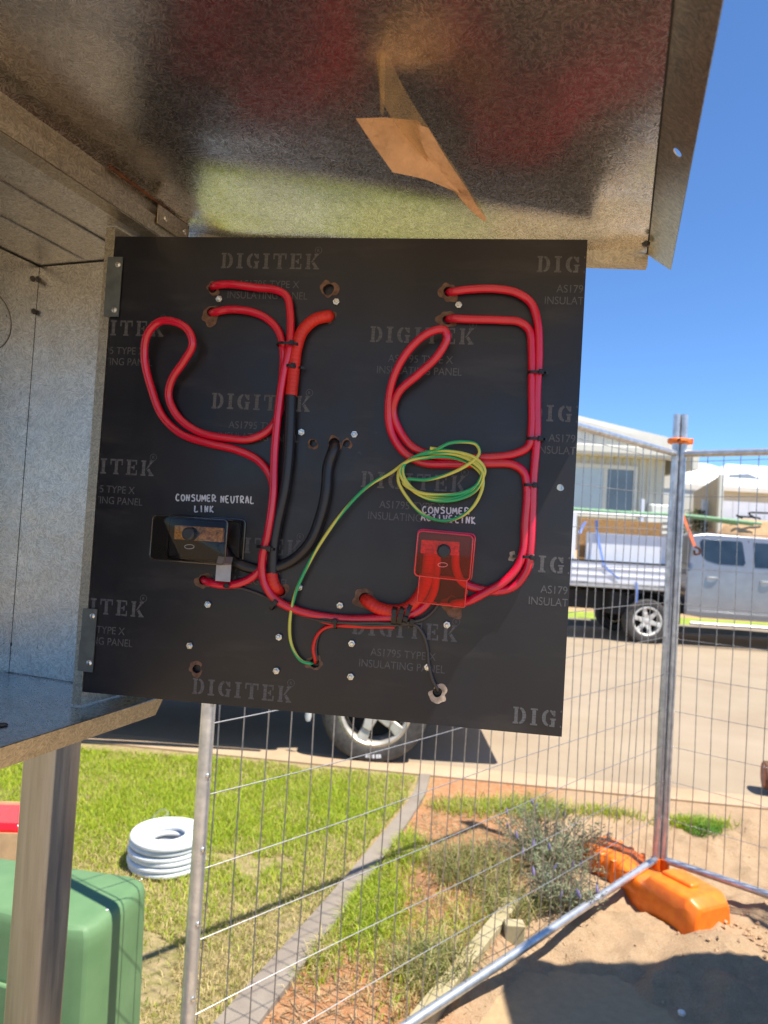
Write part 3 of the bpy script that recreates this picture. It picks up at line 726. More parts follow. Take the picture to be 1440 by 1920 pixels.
# side wall inner return that carries the panel
hw = A0+n2*.1206
hb = A0+n2*.0385+u2*.0975; hk = A0+n2*.0385+u2*.0015
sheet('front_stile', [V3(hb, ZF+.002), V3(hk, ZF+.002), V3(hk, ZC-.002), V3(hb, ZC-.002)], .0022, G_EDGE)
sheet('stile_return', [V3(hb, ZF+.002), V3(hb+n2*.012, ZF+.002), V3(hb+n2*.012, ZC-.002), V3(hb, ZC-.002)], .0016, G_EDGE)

SEAM = plain('dark open joint', (.03, .028, .026), .7)
for a_, b_, r in ((V3(c1, ZF), V3(c1, ZC), .0017), (V3(c1, ZC), V3(c0, ZC), .0016), (V3(c1, ZC), V3(c2, ZC), .0018), (V3(c1, ZF), V3(c0, ZF), .0008), (V3(c1, ZF), V3(c2, ZF), .0008)):
    ctr_ = V3(c0.lerp(c2, .5), (ZF+ZC)/2); sh_ = ((ctr_-(a_+b_)/2).normalized())*.0012
    mb = MB(); mb.tube([a_+sh_, b_+sh_], r, 6); mb.build('corner_joint', SEAM, box)
# post under the box
a_ = math.atan2(u2.y, u2.x)
pc = at(92, 1500, .95); ps = .052
def stand(pc, label):
    e = empty('box_post', (pc.x, pc.y, 0), label, 'steel post')
    ux, uy = V3(u2, 0), V3(n2, 0); r = ps/2; outline = []
    for cx_, cy_, a0 in ((r-.006, r-.006, 0), (-r+.006, r-.006, 90), (-r+.006, -r+.006, 180), (r-.006, -r+.006, 270)):
        for k in range(5):
            a = math.radians(a0+k*22.5); outline.append((cx_+.006*math.cos(a), cy_+.006*math.sin(a)))
    mb = MB(); mb.prism([Vector((pc.x, pc.y, -.3))+ux*x+uy*y for x, y in outline], (0, 0, ZF+.2935)); mb.build('tube', POST, e)
    mb = MB(); mb.obox(Vector((pc.x, pc.y, ZF-.0065))-ux*.05-uy*.05, ux, uy, (0, 0, 1), .1, .1, .0045); mb.build('top_plate', POST, e)
    return e
stand(pc, 'worn square steel post holding up the galvanised box at lower left')
# tan timber cleat under the box
q = at(0, 1425, .62)
mb = MB(); ux = V3(u2, 0); base = V3(A0+n2*.0035+u2*.29, ZF-.0285-.022)
poly = [(0, 0), (.26, 0), (.26, .10), (.03, .10), (.008, .09), (0, .07)]
mb.prism([base+ux*x+V3(n2, 0)*y for x, y in poly], (0, 0, .022)); tag(mb.build('timber_cleat', WOODTAN, bevel=.002), 'tan plywood cleat with a rounded corner under the box floor', 'plywood piece')

# lid, propped open level above the panel
SAG = .045; L0, L1 = Vector((-.2955, .968)), Vector((.299, .837)); ul = Vector((-.335, -.942)).normalized(); LL = .74
L2, L3 = L1+Vector((-.316, -.949))*LL, Vector((-.2955, .962))*KS+ul*LL
L0b = Vector((-.2955, .962))*KS
pts2 = [L0, L1, L2, L3, L0b]
def lidz(a, b):
    e1 = .006*math.sin(PI*a)*math.sin(PI*b)+.006
    return e1-SAG*a-.016*max(0, 1-b/.34)**2.0*(1-a**8)*min(1, .35+a*6)-.010*max(0, (a-.88)/.12)**2*min(1, .3+b/.12)-(.050-math.sqrt(.050**2-max(0, .044-a*.64)**2))*.8*min(1, .25+b/.1)
# slightly dished sheet : subdivided grid so that reflections bend
mb = MB(); n_ = 44
for j in range(n_+1):
    for i in range(n_+1):
        a, b = (i/n_)**1.8, (j/n_)**1.3
        p = (L0*(1-a)+L1*a)*(1-b)+(L3*(1-a)+L2*a)*b
        dz = lidz(a, b)
        mb.v.append(V3(p, ZL+dz))
mb.f = [(j*(n_+1)+i, j*(n_+1)+i+1, (j+1)*(n_+1)+i+1, (j+1)*(n_+1)+i) for j in range(n_) for i in range(n_)]
o = lid = mb.build('lid', G_LID, box, uv='box', label='galvanised lid raised flat overhead'); sm = o.modifiers.new('t', 'SOLIDIFY'); sm.thickness = .0012; sm.offset = 1 if o.data.polygons[0].normal.z > 0 else -1
# far end lip, turned down
d_ = (L1-L0).normalized(); q_ = Vector((-d_.y, d_.x))
mb = MB()
for i in range(n_+1):
    p = L0.lerp(L1, i/n_); mb.v += [V3(p, ZL+lidz(i/n_, 0)), V3(p+q_*.003, ZL-.027-.036*i/n_), V3(p+q_*.0045, ZL-.027-.036*i/n_), V3(p+q_*.0012, ZL+lidz(i/n_, 0)+.0008)]
mb.f = [(4*i+j, 4*i+(j+1) % 4, 4*i+4+(j+1) % 4, 4*i+4+j) for i in range(n_) for j in range(4)]+[(0, 1, 2, 3), (4*n_, 4*n_+1, 4*n_+2, 4*n_+3)]
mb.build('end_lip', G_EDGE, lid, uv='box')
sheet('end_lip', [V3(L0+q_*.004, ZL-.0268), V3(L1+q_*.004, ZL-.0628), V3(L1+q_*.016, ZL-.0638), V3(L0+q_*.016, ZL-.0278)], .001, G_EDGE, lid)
# outer flange with its hole
ue = V3((L2-L1).normalized(), 0); oe = Vector((.947, -.322, 0)); fz = (oe*.70+Vector((0, 0, -.72))).normalized()
B1 = V3(L1, ZL-.004-SAG)-ue*.004
hx = onz(1262, 283, ZL-.018-SAG); hs = (hx-B1).dot(ue); ht_ = .021
vs, fs = plate([(0, 0), (LL+.05, 0), (LL+.05, .037), (0, .037)], [circ(hs, ht_, .0050, 18)], .0012)
mb = MB(); frm = lambda v: B1+ue*(v.x+.45*max(0, v.y)*max(0, 1-v.x/.03))+fz*v.y+(ue.cross(fz))*v.z
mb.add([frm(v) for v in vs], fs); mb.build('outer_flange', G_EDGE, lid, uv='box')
mb = MB(); mb.tube([B1-oe*.001+Vector((0, 0, -.0002)), B1+ue*(LL+.04)-oe*.001+Vector((0, 0, -.0002))], .0013, 6); mb.build('dark_seam', plain('dark seam sealant', (.02, .02, .02), .7), lid)
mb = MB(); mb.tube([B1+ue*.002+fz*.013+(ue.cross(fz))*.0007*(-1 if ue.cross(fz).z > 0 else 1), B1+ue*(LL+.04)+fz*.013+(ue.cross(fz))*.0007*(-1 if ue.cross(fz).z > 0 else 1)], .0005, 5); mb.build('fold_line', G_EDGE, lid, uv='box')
mb = MB(); mb.lathe([(0, -.004), (.004, -.003), (.005, 0), (0, .004)], B1+ue*.045-oe*.004+Vector((0, 0, -.005)), (0, 0, 1), 8); mb.build('rubber_stop', TIE, lid)

# strip of tape with folded paper hanging from the lid
e = empty('hanging_paper', at(790, 240, .66), 'tan paper with clear tape hanging from the lid underside', 'paper')
def quadsheet(name, rows, mat, th=.0006):
    n0 = len(rows[0]); mb = MB()
    for r in rows: mb.v += [Vector(p) for p in r]
    mb.f = [(j*n0+i, j*n0+i+1, (j+1)*n0+i+1, (j+1)*n0+i) for j in range(len(rows)-1) for i in range(n0-1)]
    o = mb.build(name, mat, e); m = o.modifiers.new('s', 'SUBSURF'); m.levels = m.render_levels = 2; m.subdivision_type = 'SIMPLE' if mat is PAPER else 'CATMULL_CLARK'; m = o.modifiers.new('t', 'SOLIDIFY'); m.thickness = th; return o
P_ = lambda x, y, D: at(x, y, D*.925)
quadsheet('paper', [[P_(667, 222, .655), P_(720, 220, .655), P_(783, 226, .65), P_(803, 246, .66)],
                    [P_(700, 272, .66), P_(760, 280, .665), P_(812, 290, .67), P_(825, 300, .675)],
                    [P_(733, 318, .67), P_(790, 330, .68), P_(835, 345, .69), P_(862, 362, .70)],
                    [P_(736, 323, .672), P_(798, 336, .682), P_(850, 358, .70), P_(868, 370, .705)]], PAPER)
quadsheet('tape', [[P_(707, 92, .592), P_(722, 90, .594)], [P_(706, 128, .60), P_(735, 120, .605)], [P_(716, 205, .625), P_(770, 190, .63)],
                   [P_(770, 268, .655), P_(802, 236, .65)], [P_(830, 335, .69), P_(842, 298, .685)], [P_(878, 392, .74), P_(880, 352, .72)], [P_(908, 418, .77), P_(915, 408, .765)]], FILM)
quadsheet('paper', [[P_(768, 228, .646), P_(803, 240, .648)], [P_(800, 290, .668), P_(842, 306, .668)], [P_(845, 350, .695), P_(876, 356, .695)], [P_(880, 392, .735), P_(893, 385, .735)], [P_(908, 416, .765), P_(913, 411, .764)]], PAPER)
quadsheet('tape', [[P_(712, 98, .590), P_(724, 95, .591)], [P_(712, 160, .606), P_(720, 158, .607)], [P_(712, 218, .63), P_(722, 222, .632)]], FILM)

# ------------------------------------------------------------------ the black panel
BO = Vector((-.402, .985, 1.2755)); ba = Vector((.992, -.1259, 0)).normalized(); bb = Vector((0, 0, 1)); bn = Vector((ba.y, -ba.x, 0))
BWd, BH = .650, .6412
def BP(x, y, h=0.):                           # photo position -> point on the panel, h metres off its face
    d = ray(x, y); t = ((BO+bn*h-C0).dot(bn))/d.dot(bn); return C0+d*t
def BL(x, y): q = BP(x, y)-BO; return (q.dot(ba), q.dot(bb))
def BW3(a, b, h=0.): return BO+ba*a+bb*b+bn*h
_before = set(bpy.data.objects)
panel = empty('wiring_panel', BO+ba*BWd/2, 'black insulating switchboard panel with printed lettering, hinged open', 'panel')
PXM = 1320/.94
holes = []                                    # px, py, radius mm, halo radius, halo offset, halo material
HS = [(399, 541, 6.2, 9.5, CORE), (397, 585, 6.5, 13, CORE), (616, 543, 7.5, 12, CORE), (616, 593, 8.5, 10, CORE), (588, 831, 5.2, 7, CORE), (627, 832, 7.5, 9.5, CORE), (650, 832, 4.8, 6.5, CORE),
      (841, 547, 6.5, 12.5, CORE), (839, 600, 6.3, 12, CORE), (382, 1088, 6.5, 11, CORE), (526, 1108, 7, 11, CORE), (685, 1123, 8.2, 15, CORE), (849, 1129, 6.5, 14, CORE), (590, 1243, 6.5, 10.5, CORE),
      (369, 1254, 5.8, 10, CORE), (820, 1298, 6, 12, CORE2), (1051, 914, 4.6, 0, None)]
hl = []
for i, (x, y, r, hr, m_) in enumerate(HS):
    a, b = BL(x, y); hl.append(circ(a, b, r/1000, 22, .04, i))
vs, fs = plate([(0, 0), (BWd, 0), (BWd, BH), (0, BH)], hl, .0065)
mb = MB(); mb.add([BW3(v.x, v.y, v.z) for v in vs], fs); mb.build('board', BOARD, panel, smooth=False)
for i, (x, y, r, hr, m_) in enumerate(HS):
    if not hr: continue
    a, b = BL(x, y); R2 = random.Random(i)
    oa, ob = R2.uniform(-.0015, .0015), R2.uniform(-.002, .001)
    vs, fs = plate(circ(a+oa, b+ob-(.006 if m_ is CORE and hr > 12 and i in (1, 12) else 0), hr/1000, 48, .14, i+5), [circ(a, b, r*1.03/1000, 22, .04, i)], .0004)
    mb = MB(); mb.add([BW3(v.x, v.y, v.z+.0006) for v in vs], fs); mb.build('chipped_rim', m_, panel, smooth=False)
    # bored wall of the hole
    ring = circ(a, b, r*1.0/1000, 22, .04, i); mb = MB(); k_ = len(ring)
    mb.v = [BW3(p[0], p[1], .0001) for p in ring]+[BW3(p[0], p[1], -.0066) for p in ring]
    mb.f = [(j, (j+1) % k_, k_+(j+1) % k_, k_+j) for j in range(k_)]; mb.build('hole_wall', CORE, panel)
vs, fs = plate(circ(*BL(961, 1043), .0055, 30, .2, 77), [], .0004)
mb = MB(); mb.add([BW3(v.x, v.y, v.z+.0006) for v in vs], fs); mb.build('chip', CORE2, panel, smooth=False)
# gear on the far face of the panel: what the bored holes lead into
for (xa, ya, xb, yb, dp, nm) in ((375, 515, 650, 620, .07, 'fuse_carrier'), (560, 800, 680, 860, .05, 'fuse_carrier'), (812, 520, 900, 625, .07, 'fuse_carrier'), (350, 1065, 560, 1275, .09, 'meter_back'), (570, 1095, 880, 1330, .09, 'meter_back')):
    a0_, b0_ = BL(xa, yb); a1_, b1_ = BL(xb, ya)
    mb = MB(); mb.obox(BW3(a0_, b0_, -.0070), ba, bb, -bn, a1_-a0_, b1_-b0_, dp); mb.build(nm, BLK, panel, bevel=.003)
# nuts
for (x, y) in [(412, 562), (631, 567), (860, 573), (566, 811), (665, 815), (391, 1133), (562, 1101), (638, 1135), (357, 1210), (524, 1194), (660, 1206), (519, 1257), (658, 1268), (838, 1171), (802, 1250)]:
    c = BP(x, y); e_ = rnd.uniform(0, 1); mb = MB(); r = .0049
    t1_ = ba*math.cos(e_)+bb*math.sin(e_); t2_ = bn.cross(t1_)
    mb.prism([c+bn*.0006+t1_*(r*math.cos(k*PI/3))+t2_*(r*math.sin(k*PI/3)) for k in range(6)], bn*.0036)
    nut = mb.build('nut', ZINC, panel, bevel=.0005)
    tl_ = (ba*rnd.gauss(0, .06)+bb*rnd.gauss(0, .06)+bn).normalized()
    mb = MB(); mb.lathe([(0, .0075), (.0019, .0075), (.0026, .0068), (.0026, .003)], c, tl_, 10); o = mb.build('bolt_end', ZINC, nut if False else panel)
# hinges
def hinge(x0, y0, x1, y1, kx, ky0, ky1, scr):
    e_h = None
    a0_, b0_ = BL(x0, y1); a1_, b1_ = BL(x1, y0)
    nb = (BL(x0, ky0)[1]-b0_)
    w = a1_-a0_; h = b1_-b0_; k0 = BL(x0, ky1)[1]-b0_; k1 = BL(x0, ky0)[1]-b0_; kw = BL(kx, y0)[0]-a0_
    if k0 < .01: poly = [(kw, 0), (w, 0), (w, h), (0, h), (0, k1), (kw, k1)]
    else: poly = [(0, 0), (w, 0), (w, h), (0, h)]
    vs, fs = plate(poly, [], .0016)
    mb = MB(); mb.add([BW3(a0_+v.x, b0_+v.y, v.z+.0045) for v in vs], fs); o = mb.build('hinge', HINGE, panel, bevel=.0004)
    mb = MB(); c = BW3(a0_+kw*.45, b0_, .003)
    mb.tube([c+bb*.0005, c+bb*(k1-.0008)], kw*.42, 12); k = mb.build('knuckle', plain('brown steel knuckle', (.30, .24, .21), .4, .8), panel)
    for sx, sy in scr: screw(BP(sx, sy, .0046), bn, .0042, ZINC, panel)
hinge(197, 484, 233, 595, 205, 539, 595, [(221, 496), (214, 581)])
hinge(150, 1142, 185, 1257, 157, 1199, 1257, [(173, 1155), (167, 1243)])

# ---- printed stamps
def glyph(ch):
    """stencilled slab letters as abutting quads in a 1 high box; returns polygons and advance width"""
    q = []
    def r(x0, y0, x1, y1): q.append([(x0, y0), (x1, y0), (x1, y1), (x0, y1)])
    def arc(cx, cy, rx, ry, tx, ty, a0, a1, n=7):
        for k in range(n):
            a, b = [math.radians(a0+(a1-a0)*j/n) for j in (k, k+1)]
            q.append([(cx+(rx-tx)*math.cos(a), cy+(ry-ty)*math.sin(a)), (cx+rx*math.cos(a), cy+ry*math.sin(a)), (cx+rx*math.cos(b), cy+ry*math.sin(b)), (cx+(rx-tx)*math.cos(b), cy+(ry-ty)*math.sin(b))])
    if ch == 'I':
        r(.0, 0, .50, .11); r(.12, .11, .38, .89); r(0, .89, .50, 1); return q, .50
    if ch == 'D':
        r(0, 0, .40, .11); r(.10, .11, .34, .89); r(0, .89, .40, 1)
        arc(.46, .5, .46, .5, .26, .13, -88, 88, 12); return q, .92
    if ch == 'G':
        arc(.50, .5, .50, .5, .27, .13, 100, 262, 11); arc(.50, .5, .46, .5, .22, .12, 30, 82, 5); r(.78, .62, .92, .96)
        r(.54, 0, .66, .12); r(.66, 0, .90, .40); r(.58, .40, .98, .50); return q, .98
    if ch == 'T':
        r(.30, .0, .72, .10); r(.38, .10, .64, .87); r(0, .88, .48, 1); r(.54, .88, 1.02, 1); r(0, .62, .10, .88); r(.92, .62, 1.02, .88); return q, 1.02
    if ch == 'E':
        r(0, 0, .40, .11); r(.10, .11, .35, .89); r(0, .89, .40, 1); r(.45, 0, .80, .11); r(.80, 0, .90, .34); r(.45, .89, .76, 1); r(.76, .68, .86, 1); r(.42, .44, .58, .56); r(.58, .34, .68, .66); return q, .90
    if ch == 'K':
        r(0, 0, .40, .11); r(.10, .11, .35, .89); r(0, .89, .40, 1); r(.66, .90, 1.0, 1); r(.64, 0, 1.06, .10)
        q.append([(.40, .40), (.58, .50), (.92, .90), (.72, .90)]); q.append([(.50, .38), (.72, .10), (1.0, .10), (.66, .50)]); return q, 1.06
def text_mesh(txt, size, width=None):
    cu = bpy.data.curves.new('t', 'FONT'); cu.body = txt; cu.size = size
    o = bpy.data.objects.new('t', cu); COL.objects.link(o); dg = bpy.context.evaluated_depsgraph_get()
    me = bpy.data.meshes.new_from_object(o.evaluated_get(dg)); bpy.data.objects.remove(o); bpy.data.curves.remove(cu)
    vs = [v.co.copy() for v in me.vertices]; fs = [tuple(p.vertices) for p in me.polygons]; bpy.data.meshes.remove(me)
    if width and vs:
        x0 = min(v.x for v in vs); x1 = max(v.x for v in vs); k = width/(x1-x0)
        vs = [Vector(((v.x-x0)*k, v.y, 0)) for v in vs]
    return vs, fs
T1 = text_mesh('AS1795 TYPE X', .0145, .0865); T2 = text_mesh('INSULATING PANEL', .0145, .113); TR = text_mesh('R', .0062)
sv, sf = [], []
def addq(vs, fs): 
    n = len(sv); sv.extend(vs); sf.extend([tuple(i+n for i in f) for f in fs])
H_ = .0215; gap = .30; adv = 0; tot = sum(glyph(c)[1] for c in 'DIGITEK')+gap*6; kx = .1385/(tot*H_)
for c in 'DIGITEK':
    q, w = glyph(c)
    for p in q: addq([Vector(((adv+x)*H_*kx, y*H_, 0)) for x, y in p], [tuple(range(len(p)))])
    adv += w+gap
cR = (.1365, .0262); n = 28
ring_o = [Vector((cR[0]+.0050*math.cos(2*PI*k/n), cR[1]+.0050*math.sin(2*PI*k/n), 0)) for k in range(n)]; ring_i = [Vector((cR[0]+.0043*math.cos(2*PI*k/n), cR[1]+.0043*math.sin(2*PI*k/n), 0)) for k in range(n)]
addq(ring_o+ring_i, [(k, (k+1) % n, n+(k+1) % n, n+k) for k in range(n)])
addq([v+Vector((cR[0]-.0020, cR[1]-.0022, 0)) for v in TR[0]], TR[1])
addq([v+Vector((.0262, -.0262, 0)) for v in T1[0]], T1[1]); addq([v+Vector((.0122, -.0418, 0)) for v in T2[0]], T2[1])
for row in range(7):
    for a0_ in ((.1575, .5875, -.2725) if row % 2 == 0 else (.3722, -.0578)):
        b0_ = .5975-.0977*row
        if a0_+.145 < 0: continue
        bm = bmesh.new(); vv = [bm.verts.new((a0_+v.x, b0_+v.y, 0)) for v in sv]
        for f in sf:
            try: bm.faces.new([vv[i] for i in f])
            except ValueError: pass
        for co, no in (((.0015, 0, 0), (-1, 0, 0)), ((BWd-.0015, 0, 0), (1, 0, 0)), ((0, .0015, 0), (0, -1, 0)), ):
            bmesh.ops.bisect_plane(bm, geom=bm.verts[:]+bm.edges[:]+bm.faces[:], plane_co=co, plane_no=no, clear_outer=True)
        if not bm.faces: bm.free(); continue
        off = Vector(panel['_o'])
        for v in bm.verts: v.co = BW3(v.co.x, v.co.y, .00035)-off
        bmesh.ops.recalc_face_normals(bm, faces=bm.faces)
        me = bpy.data.meshes.new('printed_lettering'); bm.to_mesh(me); bm.free(); me.materials.append(PRINT)
        o = bpy.data.objects.new('printed_lettering', me); COL.objects.link(o); o.parent = panel
# ---- hand lettering
ST = {'C': [[(.75, .85), (.45, 1), (.1, .7), (.1, .3), (.45, 0), (.8, .15)]], 'O': [[(.45, 1), (.1, .7), (.15, .2), (.5, 0), (.85, .3), (.8, .8), (.45, 1)]], 'N': [[(.1, 0), (.15, 1)], [(.15, 1), (.7, .05)], [(.7, .05), (.8, 1)]],
      'S': [[(.8, .9), (.4, 1), (.15, .75), (.7, .4), (.65, .08), (.1, .05)]], 'U': [[(.1, 1), (.15, .2), (.5, 0), (.8, .25), (.85, 1)]], 'V': [[(.1, 1), (.45, 0), (.85, 1)]], 'M': [[(.05, 0), (.15, .9), (.45, .3), (.75, .95), (.85, 0)]],
      'E': [[(.75, 1), (.15, .95), (.15, .05), (.75, 0)], [(.15, .5), (.6, .52)]], 'R': [[(.1, 0), (.15, 1), (.65, .9), (.65, .6), (.2, .45), (.85, .0)]], 'T': [[(.05, .95), (.85, 1)], [(.45, .97), (.4, 0)]],
      'A': [[(.05, 0), (.45, 1), (.85, 0)], [(.2, .4), (.7, .42)]], 'L': [[(.15, 1), (.15, .05), (.8, .08)]], 'I': [[(.4, 1), (.4, 0)]], 'K': [[(.15, 1), (.15, 0)], [(.75, .95), (.2, .45), (.85, .0)]], ' ': []}
def hand(txt, x0, x1, y, hpx, slope=0):
    n = len(txt); cw = (x1-x0)/n; mb = MB()
    for i, ch in enumerate(txt):
        for s_ in ST[ch]:
            pts = [BP(x0+cw*(i+.05+.85*px)+rnd.uniform(-.4, .4), y+slope*(i*cw)-hpx*(py-.5)+rnd.uniform(-.5, .5), .0006) for px, py in s_]
            mb.tube(crom(pts, 4) if len(pts) > 2 else pts, .00105, 6, flat=.3, fn=bn)
    mb.build('handwriting', INK, panel)
hand('CONSUMER', 329, 407, 933, 12, .02); hand('NEUTRAL', 413, 478, 936, 13, .03); hand('LINK', 364, 402, 954, 12, .02)
hand('CONSUMER', 791, 882, 956, 12, .03); hand('ACTIVE', 789, 851, 970, 12, .05); hand('LINK', 853, 893, 974, 13, .06)

# ------------------------------------------------------------------ cables
def cable(name, pts, r, mat, label, cat='cable', group=None, flat=1.0, seg=14, sub=9):
    jr = random.Random(len(pts)*31+int(r*10)); P = [BP(x+jr.gauss(0, .5), y+jr.gauss(0, .5), h/1000) for x, y, h in pts]
    c = crom(P, sub); rr = r/1000
    me = MB(); me.tube(c, rr, seg, fn=None)
    off = Vector(c[0]); m = bpy.data.meshes.new(name)
    m.from_pydata([v-off for v in me.v], [], me.f); m.update()
    bm = bmesh.new(); bm.from_mesh(m); bmesh.ops.recalc_face_normals(bm, faces=bm.faces); bm.to_mesh(m); bm.free()
    finish(m, True, 60)
    # uv: around, along
    Ls = [0]
    for i in range(1, len(c)): Ls.append(Ls[-1]+(c[i]-c[i-1]).length)
    uvl = m.uv_layers.new(name='UVMap')
    for p in m.polygons:
        ks = [m.loops[l].vertex_index for l in p.loop_indices]; wrap = len(ks) == 4 and max(k % seg for k in ks)-min(k % seg for k in ks) > seg/2
        for l, k in zip(p.loop_indices, ks):
            a = (k % seg)/seg
            if wrap and a < .5: a += 1
            uvl.data[l].uv = (a, Ls[k//seg]*1.0 if mat is not EARTH else Ls[k//seg])
    m.materials.append(mat)
    o = bpy.data.objects.new(name, m); COL.objects.link(o); o.location = off; o['_o'] = tuple(off)
    if label: tag(o, label, cat, group)
    return o
RC = 'red cables clipped to the panel'
cable('red_cable', [(397, 540, -12), (404, 534, 4), (430, 533, 7), (480, 540, 7), (518, 545, 8), (538, 556, 9), (544, 585, 10), (543, 650, 13), (532, 700, 14), (522, 760, 14), (515, 850, 14), (512, 930, 15), (502, 1000, 16), (492, 1050, 15), (494, 1090, 13), (515, 1122, 10), (560, 1146, 8), (640, 1160, 8), (715, 1159, 10), (760, 1155, 12), (792, 1140, 12), (812, 1110, 12), (818, 1075, 13), (820, 1045, 14), (820, 1030, 14)], 5.4, RED,
      'long red cable from top left hole, down the bundle, across to red link', group=RC)
cable('red_cable', [(394, 588, -12), (402, 584, 4), (430, 580, 7), (470, 584, 7), (500, 597, 7), (522, 622, 8), (531, 660, 9), (530, 700, 8), (527, 740, 7), (522, 778, 7), (505, 806, 7), (470, 823, 8), (430, 822, 8), (375, 811, 8), (335, 783, 9), (315, 745, 12), (322, 712, 16), (345, 677, 21), (361, 645, 24), (352, 618, 26), (325, 603, 27), (298, 604, 26), (276, 628, 23), (271, 670, 19), (284, 730, 13), (305, 780, 9), (340, 814, 8), (390, 831, 8), (445, 843, 7), (485, 863, 6), (507, 892, 6), (513, 940, 6), (508, 1000, 7), (500, 1040, 7), (480, 1076, 8), (450, 1092, 8), (415, 1096, 6), (388, 1090, 3), (381, 1085, -12)], 5.4, RED,
      'red cable from second left hole making the big hanging loop on the left', group=RC)
cable('taped_cable', [(617, 592, -12), (612, 593, 5), (590, 600, 9), (568, 622, 10), (556, 655, 10), (550, 700, 10), (546, 742, 10)], 8.2, REDTAPE, 'thick cable wrapped in orange red tape beside the upper cable ties', group=None)
cable('black_cable', [(546, 741, 10), (543, 790, 10), (541, 860, 10), (534, 920, 10), (520, 980, 10), (512, 1030, 10), (510, 1075, 9)], 7.4, BLK, 'thick black cable running down beside the red bundle', group='thick black cables')
cable('taped_cable_end', [(509, 1073, 9), (512, 1090, 8), (519, 1104, 4), (527, 1108, -12)], 8.0, REDTAPE, 'short red taped cable end entering the hole under the black cable')
cable('black_cable', [(626, 832, -12), (627, 838, 5), (616, 875, 8), (611, 920, 9), (602, 965, 9), (580, 1018, 10), (545, 1052, 7), (500, 1067, 5), (460, 1062, 5), (430, 1045, 8), (415, 1020, 12)], 7.4, BLK, 'thick black cable curving from the centre hole to the smoky link', group='thick black cables')
cable('red_cable', [(840, 549, -12), (848, 547, 5), (880, 543, 7), (930, 542, 7), (968, 549, 7), (995, 568, 7), (1007, 600, 7), (1010, 660, 7), (1008, 740, 7), (1006, 820, 7), (1001, 900, 7), (998, 960, 7), (994, 1030, 8), (988, 1065, 8), (965, 1098, 7), (935, 1108, 7), (895, 1104, 8), (866, 1090, 10), (855, 1065, 13), (854, 1035, 14)], 5.4, RED,
      'outermost red cable of the right hand bundle, from the upper right hole', group=RC)
cable('red_cable', [(838, 600, -12), (846, 597, 4), (880, 599, 7), (940, 600, 7), (975, 604, 7), (992, 620, 7), (997, 660, 7), (997, 730, 7), (997, 800, 7), (992, 836, 7), (965, 852, 7), (900, 857, 7), (820, 856, 7), (775, 838, 7), (750, 810, 8), (738, 770, 12), (748, 735, 18), (785, 702, 22), (820, 667, 25), (838, 632, 26), (832, 618, 27), (800, 626, 27), (765, 658, 25), (738, 705, 20), (728, 760, 14), (733, 810, 10), (755, 845, 8), (790, 866, 8), (850, 871, 8), (920, 869, 8), (962, 871, 8), (982, 886, 8), (988, 915, 8), (984, 980, 8), (982, 1030, 8), (972, 1062, 10), (945, 1090, 13), (910, 1112, 14), (878, 1126, 10), (856, 1131, 4), (848, 1132, -12)], 5.4, RED,
      'red cable with the narrow upright loop near the panel centre right', group=RC)
cable('taped_cable', [(684, 1124, -12), (690, 1127, 5), (705, 1138, 9), (735, 1145, 10), (760, 1141, 11), (785, 1120, 12), (800, 1085, 13), (805, 1055, 14), (806, 1030, 14)], 8.4, REDTAPE, 'thick orange red taped cable from lower hole up into the red link', group=None)
cable('grey_wire', [(424, 1060, 12), (420, 1085, 7), (428, 1099, 5), (455, 1103, 3), (500, 1121, 3), (545, 1147, 4), (600, 1163, 12), (650, 1168, 14), (700, 1168, 14), (750, 1168, 14), (790, 1162, 10), (812, 1145, 7), (825, 1128, 7)], 2.1, GREYW, 'thin dark grey wire from the grey tag to the red link', 'wire', 'thin grey wires')
cable('grey_wire', [(560, 1150, 6), (620, 1163, 12), (680, 1171, 13), (740, 1172, 13), (778, 1172, 11), (793, 1187, 8), (801, 1215, 6), (804, 1245, 6), (812, 1275, 5), (820, 1292, 2), (821, 1298, -10)], 2.1, GREYW, 'thin grey wire dropping to the pale chipped bottom hole', 'wire', 'thin grey wires')
cable('red_wire', [(740, 1176, 8), (700, 1174, 9), (640, 1173, 8), (610, 1177, 7), (594, 1192, 7), (588, 1215, 6), (590, 1236, 3), (591, 1243, -10)], 2.3, REDTHIN, 'thin red wire bending down into the bottom centre hole', 'wire')
cable('grey_wire', [(630, 1172, 6), (606, 1177, 5), (598, 1192, 4), (593, 1215, 4), (594, 1236, 2), (594, 1243, -10)], 1.6, GREYW, 'thin dark wire beside the red one at bottom centre hole', 'wire', 'thin grey wires')
cable('red_wire', [(540, 1131, 8), (570, 1150, 6), (620, 1170, 8), (680, 1176, 7), (740, 1176, 8)], 1.9, REDTHIN, 'thin red wire running along under the crossing red cable', 'wire')
# earth wire: hole, long sweep, loose coil
ep = [(588, 1243, -8), (580, 1244, 3), (563, 1237, 6), (547, 1210, 8), (543, 1170, 10), (552, 1115, 12), (575, 1065, 14), (605, 1012, 16), (645, 958, 18), (690, 912, 20), (735, 886, 22), (765, 868, 22)]
cl = [(735, 886), (765, 866), (800, 858), (845, 858), (885, 872), (905, 897), (899, 932), (875, 962), (835, 977), (795, 966), (765, 936), (747, 900), (753, 873), (785, 856), (830, 849), (875, 856), (902, 878), (896, 906), (862, 930), (815, 934), (775, 917), (756, 890),
      (760, 868), (796, 853), (845, 851), (884, 864), (905, 888), (893, 918), (855, 938), (805, 936), (765, 912), (750, 884), (766, 864), (810, 846), (856, 848), (893, 860), (909, 882), (898, 906), (868, 924), (826, 928), (782, 922), (757, 905), (762, 899), (800, 899), (845, 888), (880, 870), (899, 850), (893, 834), (868, 827), (840, 831), (819, 843), (812, 843)]
